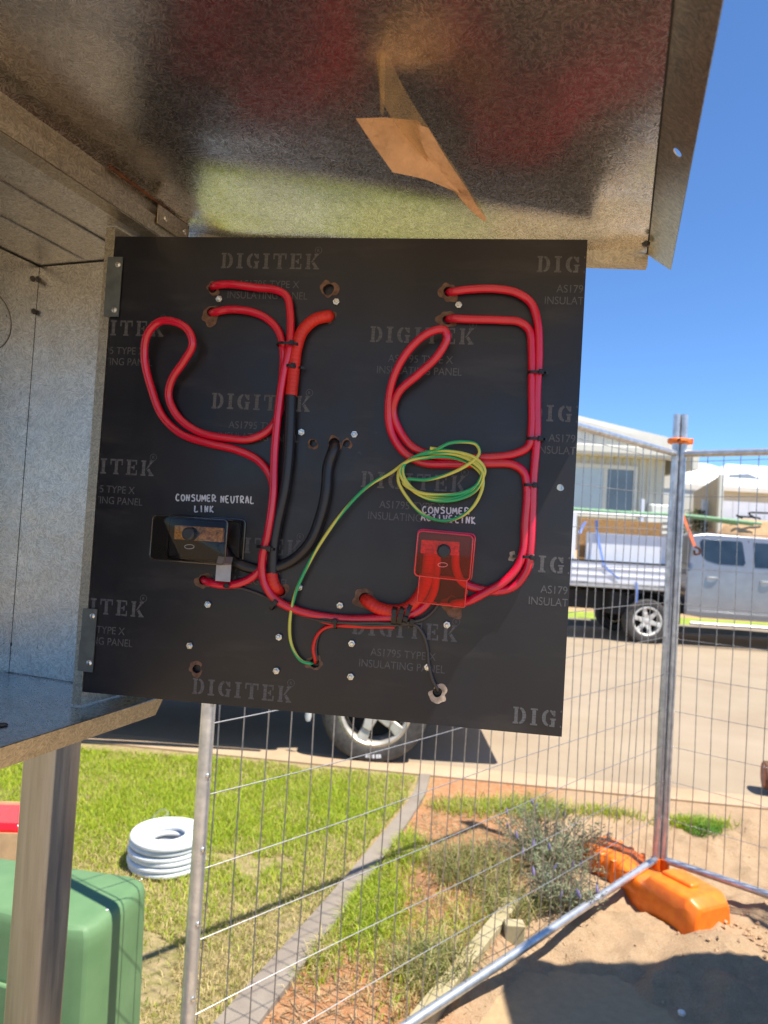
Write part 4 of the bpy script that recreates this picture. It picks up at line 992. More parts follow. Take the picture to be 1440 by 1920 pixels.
ep2 = ep[:-2]+[(x, y, 19+3*math.sin(i*1.3)+i*.10) for i, (x, y) in enumerate(cl)]
cable('earth_wire', ep2, 2.2, EARTH, 'green and yellow earth wire coiled loosely over the lettering', 'wire', seg=10, sub=7)
o = MB(); 
c = BP(812, 842, .024)
o.tube([c-ba*.004+bb*.001, c+ba*.007], .0022, 8); tag(o.build('wire_tag', EARTH), 'little twisted end of earth wire tied round its own coil', 'wire end')

# ---- cable ties
def tie(x, y, ang, w, h, label, tail=0, tw=3.6, hs=1, headside=1, lift=0):
    c = BP(x, y, 0); a = math.radians(ang); ax = ba*math.cos(a)+bb*math.sin(a); al = bn.cross(ax)
    w /= 1000; h /= 1000; e_ = empty('cable_tie', c, label, 'cable tie', 'black nylon cable ties')
    mb = MB(); N_ = 26; t = .0011; prof = []
    for k in range(N_):
        q = 2*PI*k/N_; cs, sn = math.cos(q), math.sin(q)
        sx = math.copysign(abs(cs)**.75, cs); sy = math.copysign(abs(sn)**.75, sn)
        prof.append((sx, sy))
    hh = h/2; wid = tw/2000
    for sgn in (-1, 1):
        for o_ in (0, t):
            for sx, sy in prof: mb.v.append(c+ax*(sx*(w/2+o_))+bn*(hh+lift/1000+sy*(hh+o_))+al*(sgn*wid))
    for k in range(N_):
        l = (k+1) % N_
        mb.f += [(N_+k, N_+l, 3*N_+l, 3*N_+k), (k, l, 2*N_+l, 2*N_+k), (k, l, N_+l, N_+k), (2*N_+k, 2*N_+l, 3*N_+l, 3*N_+k)]
    mb.build('strap', TIE, e_)
    mb = MB(); hc = c+ax*(headside*w*.28)+bn*(h+lift/1000)
    mb.obox(hc-ax*.0030*hs-al*.0033, ax, al, bn, .0060*hs, .0066, .0044); hd = mb.build('head', TIE, e_, bevel=.0006)
    mb = MB(); mb.obox(hc-ax*.0014-al*.0017+bn*.0043, ax, al, bn, .0028, .0034, .0008); mb.build('pawl', TIE, e_, bevel=.0002)
    if tail:
        mb = MB(); s0 = c+ax*(headside*w/2)+bn*(h*.6); d_ = ax*headside
        pts = [s0, s0+d_*tail/2000+bn*.003, s0+d_*tail/1000+bn*.001]; 
        for p in pts: mb.v += [p+al*wid*.8, p-al*wid*.8, p-al*wid*.8+bn*.0011, p+al*wid*.8+bn*.0011]
        mb.f = [(0, 1, 2, 3), (8, 9, 10, 11)]+[(4*i+j, 4*i+(j+1) % 4, 4*i+4+(j+1) % 4, 4*i+4+j) for i in range(2) for j in range(4)]
        mb.build('tail', TIE, e_)
    return e_
tie(545, 652, 0, 29, 24, 'top cable tie of left bundle, where the orange taped cable joins')
tie(551, 692, -4, 15, 19, 'cable tie with a cut tail on the orange taped cable', 12)
tie(1004, 702, 0, 20, 14, 'uppermost cable tie on the right bundle of red cables', 5)
tie(1003, 825, 0, 20, 14, 'cable tie on the right bundle just above the sideways bend', 4)
tie(994, 911, 0, 17, 15, 'cable tie on the right bundle level with the earth coil')
tie(989, 1044, 0, 16, 15, 'lowest cable tie on the right bundle, its tail reaching a pale chip', 0)
mb = MB(); q0, q1 = BP(961, 1043, .0016), BP(985, 1044, .006); mb.obox(q0-bb*.0017, (q1-q0).normalized(), bb, bn, (q1-q0).length, .0034, .001)
tag(mb.build('tie_strap', TIE, bevel=.0002), 'loose black strap between the pale chip and the lowest right tie', 'strap')
tie(505, 1027, -6, 24, 24, 'cable tie round red and black cables beside the smoky link')
tie(430, 1097, 8, 8, 14, 'small cable tie below the grey tag on the lower left cable')
tie(519, 1132, 55, 16, 16, 'slanted cable tie where the red cable turns towards the centre')
tie(632, 1167, 92, 13, 16, 'cable tie on the crossing cables at bottom centre')
tie(742, 1152, 88, 22, 22, 'leftmost of three thick ties on the orange taped cable', tw=6.5)
tie(754, 1152, 80, 24, 22, 'middle one of three thick ties on the orange taped cable', tw=6.5)
tie(767, 1147, 74, 26, 22, 'rightmost of three thick ties on the orange taped cable', tw=5.5, headside=-1)
tie(774, 1166, 80, 10, 16, 'small tie on the thin wires below the three thick ties')

# ------------------------------------------------------------------ link boxes
def rounded(x0, y0, x1, y1, r, n=5):
    out = []
    for cx_, cy_, a0 in ((x1-r, y1-r, 0), (x0+r, y1-r, 90), (x0+r, y0+r, 180), (x1-r, y0+r, 270)):
        for k in range(n+1):
            a = math.radians(a0+90*k/n); out.append((cx_+r*math.cos(a), cy_+r*math.sin(a)))
    return out
def cover(name, mat, parent, a0_, b0_, a1_, b1_, d, taper=.96, r=.006, rot=0):
    ca, cb = (a0_+a1_)/2, (b0_+b1_)/2; o_ = rounded(a0_-ca, b0_-cb, a1_-ca, b1_-cb, r); N_ = len(o_)
    cr, sr = math.cos(rot), math.sin(rot)
    lv = [(0.0008, 1.0), (d-.004, taper), (d-.0012, taper*.985), (d, taper*.95)]
    mb = MB()
    for h, k in lv:
        for x, y in o_: mb.v.append(BW3(ca+(x*cr-y*sr)*k, cb+(x*sr+y*cr)*k, h))
    for i in range(len(lv)-1):
        for k in range(N_): mb.f.append((i*N_+k, i*N_+(k+1) % N_, (i+1)*N_+(k+1) % N_, (i+1)*N_+k))
    mb.f.append(tuple((len(lv)-1)*N_+k for k in range(N_)))
    rm = plain('highlight rim '+name, (.62, .015, .03) if mat is REDCLR else (.035, .032, .03), .12, 0, .1, 40, spec=.9)  # added rims stand in for edge highlights, bright red on the red cover
    for h, k, rr in ((d-.001, taper*.97, .0011), (.0016, 1.0, .0013)):
        mb2 = MB(); mb2.tube([BW3(ca+(x*cr-y*sr)*k, cb+(x*sr+y*cr)*k, h) for x, y in o_], rr, 6, closed=True); mb2.build('highlight_rim', rm, parent)
    return mb.build(name, mat, parent)
def linkbox(name, label, px, mat, d, bar, barmat, knob, rot=0, r=.006):
    a0_, b0_ = BL(px[0], px[3]); a1_, b1_ = BL(px[2], px[1])
    e_ = empty(name, BW3((a0_+a1_)/2, b0_, 0), label, 'terminal link')
    cover('cover', mat, e_, a0_, b0_, a1_, b1_, d, rot=rot, r=r)
    mb = MB(); mb.obox(BW3(a0_+.004, b0_+.004, .0012), ba, bb, bn, a1_-a0_-.008, b1_-b0_-.008, .006); mb.build('base', mat if mat is REDCLR else BLK, e_, bevel=.002)
    q0, q1 = BP(bar[0], bar[3], bar[4]), BP(bar[2], bar[1], bar[4]); w = (q1-q0).dot(ba); h = (q1-q0).dot(bb)
    mb = MB(); mb.obox(q0, ba, bb, bn, w, h, .008); mb.build('busbar', barmat, e_, bevel=.0012)
    for k in range(6):
        c = q0+ba*(w*(k+.5)/6)+bb*h*.5+bn*.008; screw(c, bn, .0032, barmat, e_, 'terminal_screw')
    kc = BP(knob[0], knob[1], d); 
    mb = MB(); mb.lathe([(0, .010), (.006, .010), (.0082, .008), (.0088, .004), (.0088, -.004), (.004, -.004), (.004, -.02), (0, -.02)], kc, bn, 24); mb.build('knob', plain('matt black knob', (.02, .025, .03), .5), e_)
    mb = MB(); lx, ly = knob[0]-2, knob[1]+(24 if mat is SMOKE else 26)
    pts = [BP(lx+9*math.cos(a), ly+4*math.sin(a), d+.0003) for a in [2*PI*k/16 for k in range(16)]]; mb.tube(pts, .0004, 4, closed=True); mb.build('moulded_mark', plain('raised mark', (.35, .33, .33) if mat is SMOKE else (.9, .3, .3), .4), e_)
    return e_
nl = linkbox('neutral_link', 'smoky black link box under the words CONSUMER NEUTRAL LINK', (313, 974, 461, 1049), SMOKE, .062, (330, 990, 422, 1011, .03), BRASS, (357, 1001), rot=math.radians(-.6))
rl = linkbox('active_link', 'clear red link box under the words CONSUMER ACTIVE LINK', (778, 1000, 890, 1081), REDCLR, .034, (789, 1016, 862, 1037, .012), ORBAR, (832, 1033), rot=math.radians(-2.0))
a0_, b0_ = BL(784, 1128); a1_, b1_ = BL(877, 1084)
cover('cable_shroud', REDCLR, rl, a0_, b0_, a1_, b1_, .028, .985, .0015, math.radians(-2))
mb = MB(); q0 = BP(404, 1089, .022); mb.obox(q0, ba, bb, bn, .0205, .024, .0012); mb.obox(q0+bb*.024, ba, (bb-bn*.6).normalized(), bn, .0205, .010, .0012)
tag(mb.build('plastic_tag', TAPEGREY, bevel=.0003), 'pale grey plastic tab hanging below the smoky link box', 'tag')

# the panel and all it carries were drawn 1.13 times too large, measured from its lower hinge corner : bring to true size at the hinge stile
BSC = .885; BON = C0+(BO-C0)*BSC
for o in set(bpy.data.objects)-_before:
    if o.type == 'MESH':
        o.data.transform(Matrix.Scale(BSC, 4))
        for m in o.modifiers:
            if m.type == 'BEVEL': m.width *= BSC
            if m.type == 'SOLIDIFY': m.thickness *= BSC
    if o.parent is None: o.location = BON+(o.location-BO)*BSC

# ------------------------------------------------------------------ things on the lawn
GREEN = plain('faded green fibreglass', (.105, .205, .085), .6, 0, .12, 8, .05, col2=(.135, .24, .105))
e = empty('service_pillar', (-.83, 1.83, 0), 'pale green fibreglass service pillar standing on the grass behind the steel post', 'service pillar')
foot = [Vector((-.622, 1.655, 0)), Vector((-.560, 1.925, 0)), Vector((-1.06, 2.00, 0)), Vector((-1.12, 1.80, 0))]
cen = sum(foot, Vector())/4
mb = MB(); lv = [(-.05, 1.05), (.30, 1.02), (.50, 1.0), (.53, .995), (.548, .975), (.556, .94), (.559, .88)]
for z, k in lv:
    for i in range(4):
        a, b = foot[i-1], foot[(i+1) % 4]; p = foot[i]; r = .045
        q = [p+(a-p).normalized()*r, p+((a-p).normalized()+(b-p).normalized())*r*.28, p+(b-p).normalized()*r]
        for w in q: v = cen+(w-cen)*k; mb.v.append(Vector((v.x, v.y, z)))
N_ = 12
for i in range(len(lv)-1):
    for k in range(N_): mb.f.append((i*N_+k, i*N_+(k+1) % N_, (i+1)*N_+(k+1) % N_, (i+1)*N_+k))
mb.f.append(tuple((len(lv)-1)*N_+k for k in range(N_)))
mb.build('housing', GREEN, e, bevel=.006)
mb = MB()
for z in (.05,):
    a, b = foot[3].lerp(foot[0], .22), foot[3].lerp(foot[0], .80); dd = (b-a).normalized(); nn = Vector((dd.y, -dd.x, 0))
    mb.obox(a+nn*.004+Vector((0, 0, .0)), dd, nn, (0, 0, 1), (b-a).length, .012, .40)
mb.build('door', GREEN, e, bevel=.006)
mb = MB(); R6 = random.Random(2)
for k in range(16):
    p = cen.lerp(foot[0].lerp(foot[1], R6.random()), R6.uniform(.3, .93)); mb.lathe([(0, .0), (.0035*R6.uniform(.5, 1.3), .0), (.002, .0012), (0, .0015)], Vector((p.x, p.y, .5575)), (0, 0, 1), 6)
mb.build('droppings', plain('pale specks', (.6, .62, .56), .8), e, kind='stuff')
PAL = plain('white conduit plastic', (.66, .68, .70), .35, 0, .06, 20)
e = empty('conduit_coil', (-.87, 3.17, 0), 'wrapped coil of white conduit lying on the lawn beyond the green pillar', 'coil of conduit')
for k in range(6):
    for q, R_ in enumerate((.155, .130, .106, .084)):
        if q and k not in (5, 4, 3): continue
        R3 = random.Random(k*3+q); cx_, cy_ = -.87+R3.uniform(-.004, .004), 3.17+R3.uniform(-.004, .004); ph = R3.uniform(0, 6)
        pts = [Vector((cx_+R_*math.cos(a)*(1+.012*math.sin(2*a+ph)), cy_+R_*math.sin(a)*(1+.012*math.cos(3*a+ph)), .016+k*.0235-.003*q+.003*math.sin(a+ph))) for a in [2*PI*j/48 for j in range(48)]]
        mb = MB(); mb.tube(pts, .0126, 10, closed=True); mb.build('turn', PAL, e)
mb = MB(); mb.tube(crom([(-.98, 3.28, .15), (-.95, 3.32, .175), (-.92, 3.33, .16), (-.93, 3.30, .15)], 5), .008, 6, flat=.3); mb.build('film_tail', CLEAR, e)
# carton
cx_ = onz(38, 1632); e = empty('cardboard_carton', (cx_.x-.2, cx_.y+.08, 0), 'open cardboard carton holding something red on the lawn at left edge', 'carton')
o_ = Vector((cx_.x, cx_.y, 0)); dx = Vector((-1, -.08, 0)).normalized(); dy = Vector((-.10, 1, 0)).normalized(); hh = .155
for nm, p, a, b, la, lb in (('side', o_, dx, dy, .42, .004), ('side', o_+dy*.26, dx, dy, .42, .004), ('side', o_, dy, dx, .26, .004), ('side', o_+dx*.416, dy, dx, .26, .004), ('bottom', o_, dx, dy, .42, .26)):
    mb = MB(); mb.obox(p, a, b, (0, 0, 1), la, lb, hh if nm == 'side' else .004); mb.build(nm, CARD, e, smooth=False)
mb = MB(); mb.obox(o_+dy*.26, dx, (Vector((0, 0, 1))+dy*.3).normalized(), dy, .42, .0, .004) if False else mb.obox(o_+dy*.262+Vector((0, 0, .152)), dx, dy, (dy*.2+Vector((0, 0, 1))).normalized(), .42, .004, .03); mb.build('flap', CARD, e, smooth=False)
mb = MB(); pol = rounded(.01, .01, .40, .245, .03)
mb.prism([o_+dx*x+dy*y+Vector((0, 0, .02)) for x, y in pol], (0, 0, .165)); tag(mb.build('red_bag', plain('glossy red plastic', (.75, .01, .015), .18, 0, .1, 12, .3, coat=.5), bevel=.02), 'glossy red plastic pack standing in the carton at the left edge', 'pack')
# timber log end at right edge
mb = MB(); lc = Vector((2.555, 4.60, .11)); ld = Vector((.95, -.30, 0)).normalized()
prof = []; e = empty('log', lc, 'round brown timber log end poking in at the right edge of the street', 'log')
pts = [lc+ld*(.5*k/5) for k in range(6)]; mb.tube(pts, [.088, .092, .09, .088, .09, .088], 18); mb.build('bark', plain('dark brown bark', (.12, .06, .03), .9, 0, .3, 30, .5), e)
mb = MB(); mb.lathe([(0, .004), (.078, .004), (.083, .0)], lc-ld*.002, -ld, 20); mb.build('cut_end', plain('reddish cut wood', (.40, .15, .09), .8, 0, .3, 50, .2), e)
# stones, chips and clods on the sand
CLOD = plain('sand clod', (.44, .29, .17), .95, 0, .2, 60, .5); mbs = MB()
R4 = random.Random(9)
for k in range(420):
    x = R4.uniform(.5, 2.3); y = R4.uniform(2.0, 3.9)
    if k < 150: x, y = R4.gauss(1.62, .16), R4.gauss(2.86, .09)
    if x-(.26+(y-2.05)*.612) < .05: continue
    r = R4.uniform(.002, .008) if k >= 150 else R4.uniform(.003, .014); c = Vector((x, y, soil_z(x, y)+r*.3))
    pts = []
    for q in ((1, 0, 0), (0, 1, 0), (-1, 0, 0), (0, -1, 0), (0, 0, .8), (0, 0, -.8)):
        pts.append(c+Vector(q)*r*R4.uniform(.6, 1.3))
    mbs.add(pts, [(0, 1, 4), (1, 2, 4), (2, 3, 4), (3, 0, 4), (1, 0, 5), (2, 1, 5), (3, 2, 5), (0, 3, 5)])
tag(mbs.build('sand_clods', CLOD, smooth=False), 'scattered little clods and stones over the sand at lower right', 'clods', kind='stuff')
tag(MB().lathe([(0, -.01), (.010, -.006), (.013, .002), (.009, .007), (0, .009)], onz(1278, 1905)+Vector((0, 0, .01)), (0, .1, 1), 8).build('white_stone', plain('white stone', (.7, .66, .6), .8)), 'small white stone on the shaded sand at the bottom edge', 'stone')
# unseen block added out of frame at right to throw shade on the sand
e = empty('added_shade_block', (2.05, 1.55, 0), 'unseen block added just outside the view on the right to shade the sand', 'added shade block')
SH = plain('blue grey shade block', (.10, .16, .22), .5)
mb = MB(); mb.box((1.50, 1.0, .0), (2.60, 2.10, 2.20)); mb.build('shade_body', SH, e, bevel=.03)
mb = MB(); mb.prism([(1.46, .96, 2.20), (1.46, 2.14, 2.20), (1.46, 1.95, 2.42), (1.46, 1.15, 2.42)], (1.18, 0, 0)); mb.build('roof', plain('pale shade block top', (.6, .6, .58), .5), e, bevel=.02)

# ------------------------------------------------------------------ vehicles
def paint(name, col, metal=.4):
    m = plain(name, col, .32, metal, .06, 6, coat=.6); return m
SILV = paint('silver grey car paint', (.27, .27, .28), .5); WPAINT = paint('white car paint', (.68, .69, .70), 0)
GLASS = plain('dark tinted window glass', (.02, .03, .035), .06, 0, .3, 3, spec=.9)
TYRE = plain('dusty tyre rubber', (.065, .058, .052), .85, 0, .3, 30, .3); RIM = plain('dusty alloy wheel', (.55, .50, .42), .45, .5, .2, 14)
RIMP = plain('painted steel wheel', (.62, .60, .54), .5, .2, .2, 14)
DARK = plain('black underbody', (.015, .014, .013), .8); WHITEP = plain('white sheet load', (.74, .75, .78), .6, 0, .05, 4); BARE = plain('bare aluminium tray', (.55, .53, .50), .45, .7, .15, 8)
def wheel(e, c, ax, R=.36, w=.25, rr=.235, spokes=6, rim=RIM, letters=False):
    ax = Vector(ax).normalized(); c = Vector(c)          # ax points outward
    mb = MB(); mb.lathe([(rr+.012, -w*.5), (R*.90, -w*.48), (R*.985, -w*.34), (R, -w*.15), (R, w*.15), (R*.985, w*.34), (R*.93, w*.46), (R*.80, w*.50), (rr+.012, w*.46), (rr, w*.38), (rr, -w*.4)], c, ax, 40)
    wh = mb.build('wheel', TYRE, e)
    u = Vector((0, 0, 1)); v = ax.cross(u)
    mb = MB(); mb.lathe([(rr+.004, w*.30), (rr+.006, w*.44), (rr-.012, w*.46), (rr-.028, w*.40), (rr-.035, w*.1), (rr-.04, -w*.3)], c, ax, 36); mb.build('rim', rim, wh) if False else child(wh, mb, 'rim', rim)
    mb = MB()
    for k in range(spokes):
        a = 2*PI*k/spokes+.26; d = u*math.cos(a)+v*math.sin(a); t = ax.cross(d)
        for w0, w1, r0, r1 in ((.042, .030, .05, .14), (.030, .040, .14, rr-.015)):
            b0 = [c+d*r0-t*w0+ax*w*.24, c+d*r1-t*w1+ax*w*.30, c+d*r1+t*w1+ax*w*.30, c+d*r0+t*w0+ax*w*.24]
            mb.hexa(b0, [p+ax*.035 for p in b0])
    child(wh, mb, 'spokes', rim, bevel=.006)
    mb = MB(); mb.lathe([(0, w*.40), (.045, w*.40), (.062, w*.36), (.075, w*.22), (.075, 0)], c, ax, 20); child(wh, mb, 'hub_cap', rim)
    mb = MB(); mb.lathe([(0, w*.02), (rr-.04, w*.02)], c, ax, 24); child(wh, mb, 'brake_disc', DARK)
    if letters:                                          # worn raised white marks low on the side wall
        for k, a in enumerate((3.02, 3.09, 3.17, 3.25, 3.31)):
            d = u*math.cos(a)+v*math.sin(a); t = ax.cross(d); mb = MB()
            p = c+d*(R*.83)+ax*(w*.497); mb.obox(p-t*.009-d*.012, t, d, ax, .015, .022, .004); child(wh, mb, 'raised_mark', WHITEP)
    return wh
def child(par, mb, name, mat, bevel=0, label=None):
    o = mb.build(name, mat, par); 
    if bevel: bev(o, bevel)
    return o
def cabshape(e, poly, x0, dirx, y_near, width, mat, belt, tumble, arches=()):
    """side profile poly (x forward, z) swept across the width; leans in above the belt line"""
    def P(x, z, side):
        ins = max(0, z-belt)*tumble
        return Vector((x0+dirx*x, y_near+ins if side == 0 else y_near+width-ins, z))
    mb = MB(); mb.prism([(x0+dirx*x, y_near, z) for x, z in poly], (0, width, 0)); off = Vector(e['_o'])
    me = mb.mesh('body', mat, off, smooth=False); bm = bmesh.new(); bm.from_mesh(me)
    bmesh.ops.bisect_plane(bm, geom=bm.verts[:]+bm.edges[:]+bm.faces[:], plane_co=(0, 0, belt-off.z), plane_no=(0, 0, 1))
    for v in bm.verts:
        ins = max(0, v.co.z+off.z-belt)*tumble
        v.co.y += ins if v.co.y+off.y < y_near+width/2 else -ins
    bmesh.ops.recalc_face_normals(bm, faces=bm.faces); bm.to_mesh(me); bm.free(); me.polygons.foreach_set('use_smooth', [True]*len(me.polygons))
    o = bpy.data.objects.new('body', me); COL.objects.link(o); o.parent = e; o['_o'] = e['_o']; bev(o, .03, 3); o.modifiers['bevel'].harden_normals = True
    return o, P
def arch(cx, r, z0, n=9):
    return [(cx+r*math.cos(a), z0+r*math.sin(a)) for a in [PI-PI*k/(n-1) for k in range(n)]]
def sidepanel(e, P, pts, name, mat, off=.006, th=.006, parent=None):
    for side in (0, 1):
        q = [P(x, z, side)+Vector((0, -off if side == 0 else off, 0)) for x, z in pts]
        mb = MB(); mb.prism(q, (0, th if side == 0 else -th, 0)); mb.build(name, mat, parent or e, bevel=.002)
def handle(par, P, x, z):
    q = P(x, z, 0); mb = MB(); mb.tube(crom([q+Vector((-.10, -.004, 0)), q+Vector((-.07, -.026, .004)), q+Vector((.07, -.026, .004)), q+Vector((.10, -.004, 0))], 5), .014, 8); mb.build('handle', ZINC, par)

# silver dual cab with a tray, parked across the street
X0 = 3.02; YN = 11.42
e = empty('tray_ute', (6.0, 12.3, 0), 'silver dual cab ute with white loaded tray parked across the street', 'ute')
cx0 = 4.95
prof = [(0, .50), (.30, .47), (2.35, .44)]+[(x, z) for x, z in arch(3.02, .44, .44)][0:]+[(3.75, .5), (3.80, .95), (3.6, 1.08), (2.55, 1.16), (1.95, 1.72), (1.5, 1.82), (.35, 1.84), (.12, 1.80), (.02, 1.2)]
bd, P = cabshape(e, prof, cx0, 1, YN, 1.74, SILV, 1.20, .20)
for wx in (((.26, 1.48), (.24, 1.70), (.28, 1.742), (.91, 1.742), (.935, 1.72), (.965, 1.39), (.93, 1.35), (.52, 1.355), (.34, 1.40)), ((1.12, 1.33), (1.12, 1.74), (1.48, 1.73), (1.93, 1.44), (1.97, 1.34))):
    sidepanel(e, P, [(x, z-.005) for x, z in wx], 'window', GLASS, .010, .004)
for dxs in (1.04,):
    sidepanel(e, P, [(dxs-.006, .56), (dxs-.006, 1.76), (dxs+.006, 1.76), (dxs+.006, .56)], 'door_gap', DARK, .004, .003)
handle(e, P, .42, 1.12); handle(e, P, 1.30, 1.10)
sidepanel(e, P, [(0.02, .55), (0.02, .585), (2.3, .56), (2.3, .525)], 'sill_trim', SILV, .02, .02)
mb = MB(); mb.tube([Vector((cx0+.05, YN-.10, .385)), Vector((cx0+.16, YN-.13, .385)), Vector((cx0+2.3, YN-.13, .375))], .038, 10, flat=.8); mb.build('side_step', BARE, e)
mb = MB(); mb.tube([Vector((cx0+.05, YN+1.84, .385)), Vector((cx0+2.3, YN+1.86, .375))], .038, 10); mb.build('side_step', BARE, e)
mb = MB(); mb.box((X0+.1, YN+.35, .48), (cx0+.4, YN+1.4, .78)); mb.build('chassis', DARK, e)
mb = MB(); mb.box((X0+.75, YN+.12, .43), (X0+1.15, YN+.4, .80)); mb.build('toolbox', DARK, e, bevel=.02)
for sx in (4.36, cx0+3.02):
    for yy, a in ((YN+.12, (0, -1, 0)), (YN+1.62, (0, 1, 0))):
        wheel(e, (sx, yy, .355), a, R=.365, w=.25, rr=.235, spokes=6, rim=RIMP)
# mudguards
for yy in (YN, YN+1.46):
    pts = [Vector((4.36+.47*math.cos(a), yy, .40+.44*math.sin(a))) for a in [math.radians(8+k*18) for k in range(8)]]
    mb = MB()
    for p in pts: mb.v += [p, p+Vector((0, .28, 0)), p+Vector((0, .28, .012)), p+Vector((0, 0, .012))]
    mb.f = [(4*i+j, 4*i+(j+1) % 4, 4*i+4+(j+1) % 4, 4*i+4+j) for i in range(7) for j in range(4)]; mb.build('mudguard', DARK, e)
mb = MB(); mb.box((4.74, YN+.02, .33), (4.90, YN+.3, .72)); mb.build('mudflap', DARK, e, bevel=.02)
# tray
mb = MB(); mb.box((X0, YN, .86), (4.86, YN+1.78, .92)); mb.build('tray_floor', BARE, e, bevel=.006)
for nm, a, b in (('dropside', (X0+.06, YN-.01, .94), (4.72, YN+.025, 1.27)), ('dropside', (X0+.06, YN+1.75, .94), (4.72, YN+1.785, 1.27)), ('tailgate', (X0, YN+.03, .94), (X0+.035, YN+1.74, 1.27))):
    mb = MB(); mb.box(a, b); dsd = mb.build(nm, WHITEP if nm == 'dropside' else BARE, e, bevel=.006)
for z in (1.05, 1.16):
    mb = MB(); mb.box((X0+.08, YN-.022, z), (4.70, YN-.008, z+.02)); mb.build('dropside_rib', WHITEP, e, bevel=.003)
mb = MB(); mb.box((X0+.06, YN-.02, 1.27), (4.74, YN+.03, 1.295)); mb.build('dropside_cap', DARK, e)
for x in (X0+.04, 4.78):
    for yy in (YN+.02, YN+1.72):
        mb = MB(); mb.box((x, yy, .90), (x+.075, yy+.06, 2.06 if x < 4 else 2.45)); mb.build('rack_post', WHITEP, e, bevel=.004)
for k in range(9):
    z = 1.15+k*.1; mb = MB(); mb.box((4.80, YN+.08, z), (4.83, YN+1.72, z+.05)); mb.build('headboard_slat', BARE, e)
mb = MB(); mb.tube([(X0, YN+.05, 2.05), (4.9, YN+.05, 2.06)], .022, 8); mb.build('rack_rail', TUBE, e)
mb = MB(); mb.box((4.64, YN-.03, .93), (4.72, YN+.0, 1.28)); mb.build('latch', BARE, e, bevel=.004)
# load on the tray : separate things
LG = 'white sheets stacked on the ute tray'
for k in range(2):
    mb = MB(); mb.box((3.36+.05*k, YN+.15+.10*k, .925), (4.66, YN+.22+.10*k, 1.74-.012*k)); tag(mb.build('white_sheet', WHITEP, bevel=.004), ['nearest white sheet on the ute tray, under the blue strap', 'second white sheet just behind the nearest one on the ute tray'][k], 'sheet', LG)
mb = MB(); mb.box((3.30, YN+.45, .925), (4.70, YN+.50, 1.98)); tag(mb.build('plywood_sheet', WOODTAN, bevel=.003), 'tan plywood sheet standing behind the white sheets on the tray', 'plywood sheet')
GRN = plain('green plastic pipe', (.20, .38, .20), .5)
for k in range(4):
    y_ = YN+.10+k*.06; mb = MB(); mb.tube(crom([(3.05+.1*k, y_, 2.108), (4.0, y_, 2.100), (4.9, y_, 2.11), (6.18-.1*k, y_, 2.03 if k % 2 else 2.05)], 8), .026, 8)
    tag(mb.build('green_pipe', GRN), ['nearest long green pipe on the ute rack', 'second green pipe on the ute rack', 'third green pipe on the ute rack', 'farthest and shortest green pipe on the ute rack'][k], 'pipe', 'green pipes on the ute rack')
BLUE = plain('blue ratchet strap', (.16, .26, .60), .6); OST = plain('orange ratchet strap', (.90, .20, .08), .5)
def strap(pts, w, mat, label):
    c = crom(pts, 8); mb = MB()
    for p in c: mb.v += [p+Vector((-w, 0, 0)), p+Vector((w, 0, 0)), p+Vector((w, .006, 0)), p+Vector((-w, .006, 0))]
    mb.f = [(4*i+j, 4*i+(j+1) % 4, 4*i+4+(j+1) % 4, 4*i+4+j) for i in range(len(c)-1) for j in range(4)]+[(0, 1, 2, 3), tuple(len(c)*4-4+j for j in range(4))]
    tag(mb.build('strap', mat), label, 'strap', 'ratchet straps on the ute')
strap([at(1118, 975, YN+.10), at(1120, 1000, YN+.09), at(1128, 1040, YN+.02), at(1135, 1062, YN-.03), at(1160, 1085, YN-.03)], .022, BLUE, 'blue strap hanging down over the white sheets on the ute')
strap([at(1098, 978, YN+.05), at(1090, 992, YN+.03), at(1087, 1000, YN)], .024, BLUE, 'short blue strap end beside the rear rack post')
strap([at(1193, 1092, YN-.04), at(1194, 1110, YN-.05), at(1193, 1130, YN-.03)], .022, BLUE, 'blue strap tail hanging below the tray above the wheel')
strap([at(1262, 922, YN+.05), at(1276, 955, YN+.02), at(1290, 990, YN-.02), at(1303, 1025, YN-.05)], .026, OST, 'orange strap slanting from the headboard post to the cab')
mb = MB(); q = at(1305, 1032, YN-.05); mb.tube(crom([q+Vector((-.02, 0, .06)), q+Vector((.05, 0, .03)), q+Vector((.06, 0, -.04)), q+Vector((-.01, 0, -.06)), q+Vector((-.03, 0, 0))], 5), .02, 8); tag(mb.build('strap_hook', RUSTY), 'dark metal hook at the lower end of the orange strap', 'hook')

# second vehicle parked at the near kerb, mostly hidden behind the panel
e = empty('parked_wagon', (-.9, 5.5, 0), 'four wheel drive parked at the near kerb, wheel showing below the panel', 'car')
YW = 4.70; xr = 1.12                                      # nose points left
pw = [(0, .62), (.06, .52), (.62, .50)]+arch(1.10, .46, .50)+[(1.62, .46), (3.70, .46)]+arch(4.18, .46, .48)+[(4.72, .52), (4.90, .60), (4.88, .95), (4.70, 1.10), (3.70, 1.22), (3.05, 1.72), (2.8, 1.80), (.5, 1.84), (.16, 1.74), (.02, 1.25)]
bd, P = cabshape(e, pw, xr, -1, YW, 1.80, WPAINT, 1.22, .2)
for wx in (((.45, 1.34), (.5, 1.70), (1.15, 1.72), (1.15, 1.32)), ((1.25, 1.32), (1.25, 1.72), (2.0, 1.72), (2.0, 1.30)), ((2.1, 1.30), (2.1, 1.72), (2.75, 1.70), (3.25, 1.34), (3.25, 1.28))):
    sidepanel(e, P, wx, 'window', GLASS, .010, .004)
for sx in (xr-1.10, xr-4.18):
    for yy, a in ((YW+.10, (0, -1, 0)), (YW+1.70, (0, 1, 0))): wheel(e, (sx, yy, .352), a, R=.36, w=.26, rr=.24, spokes=5, rim=RIM, letters=True)
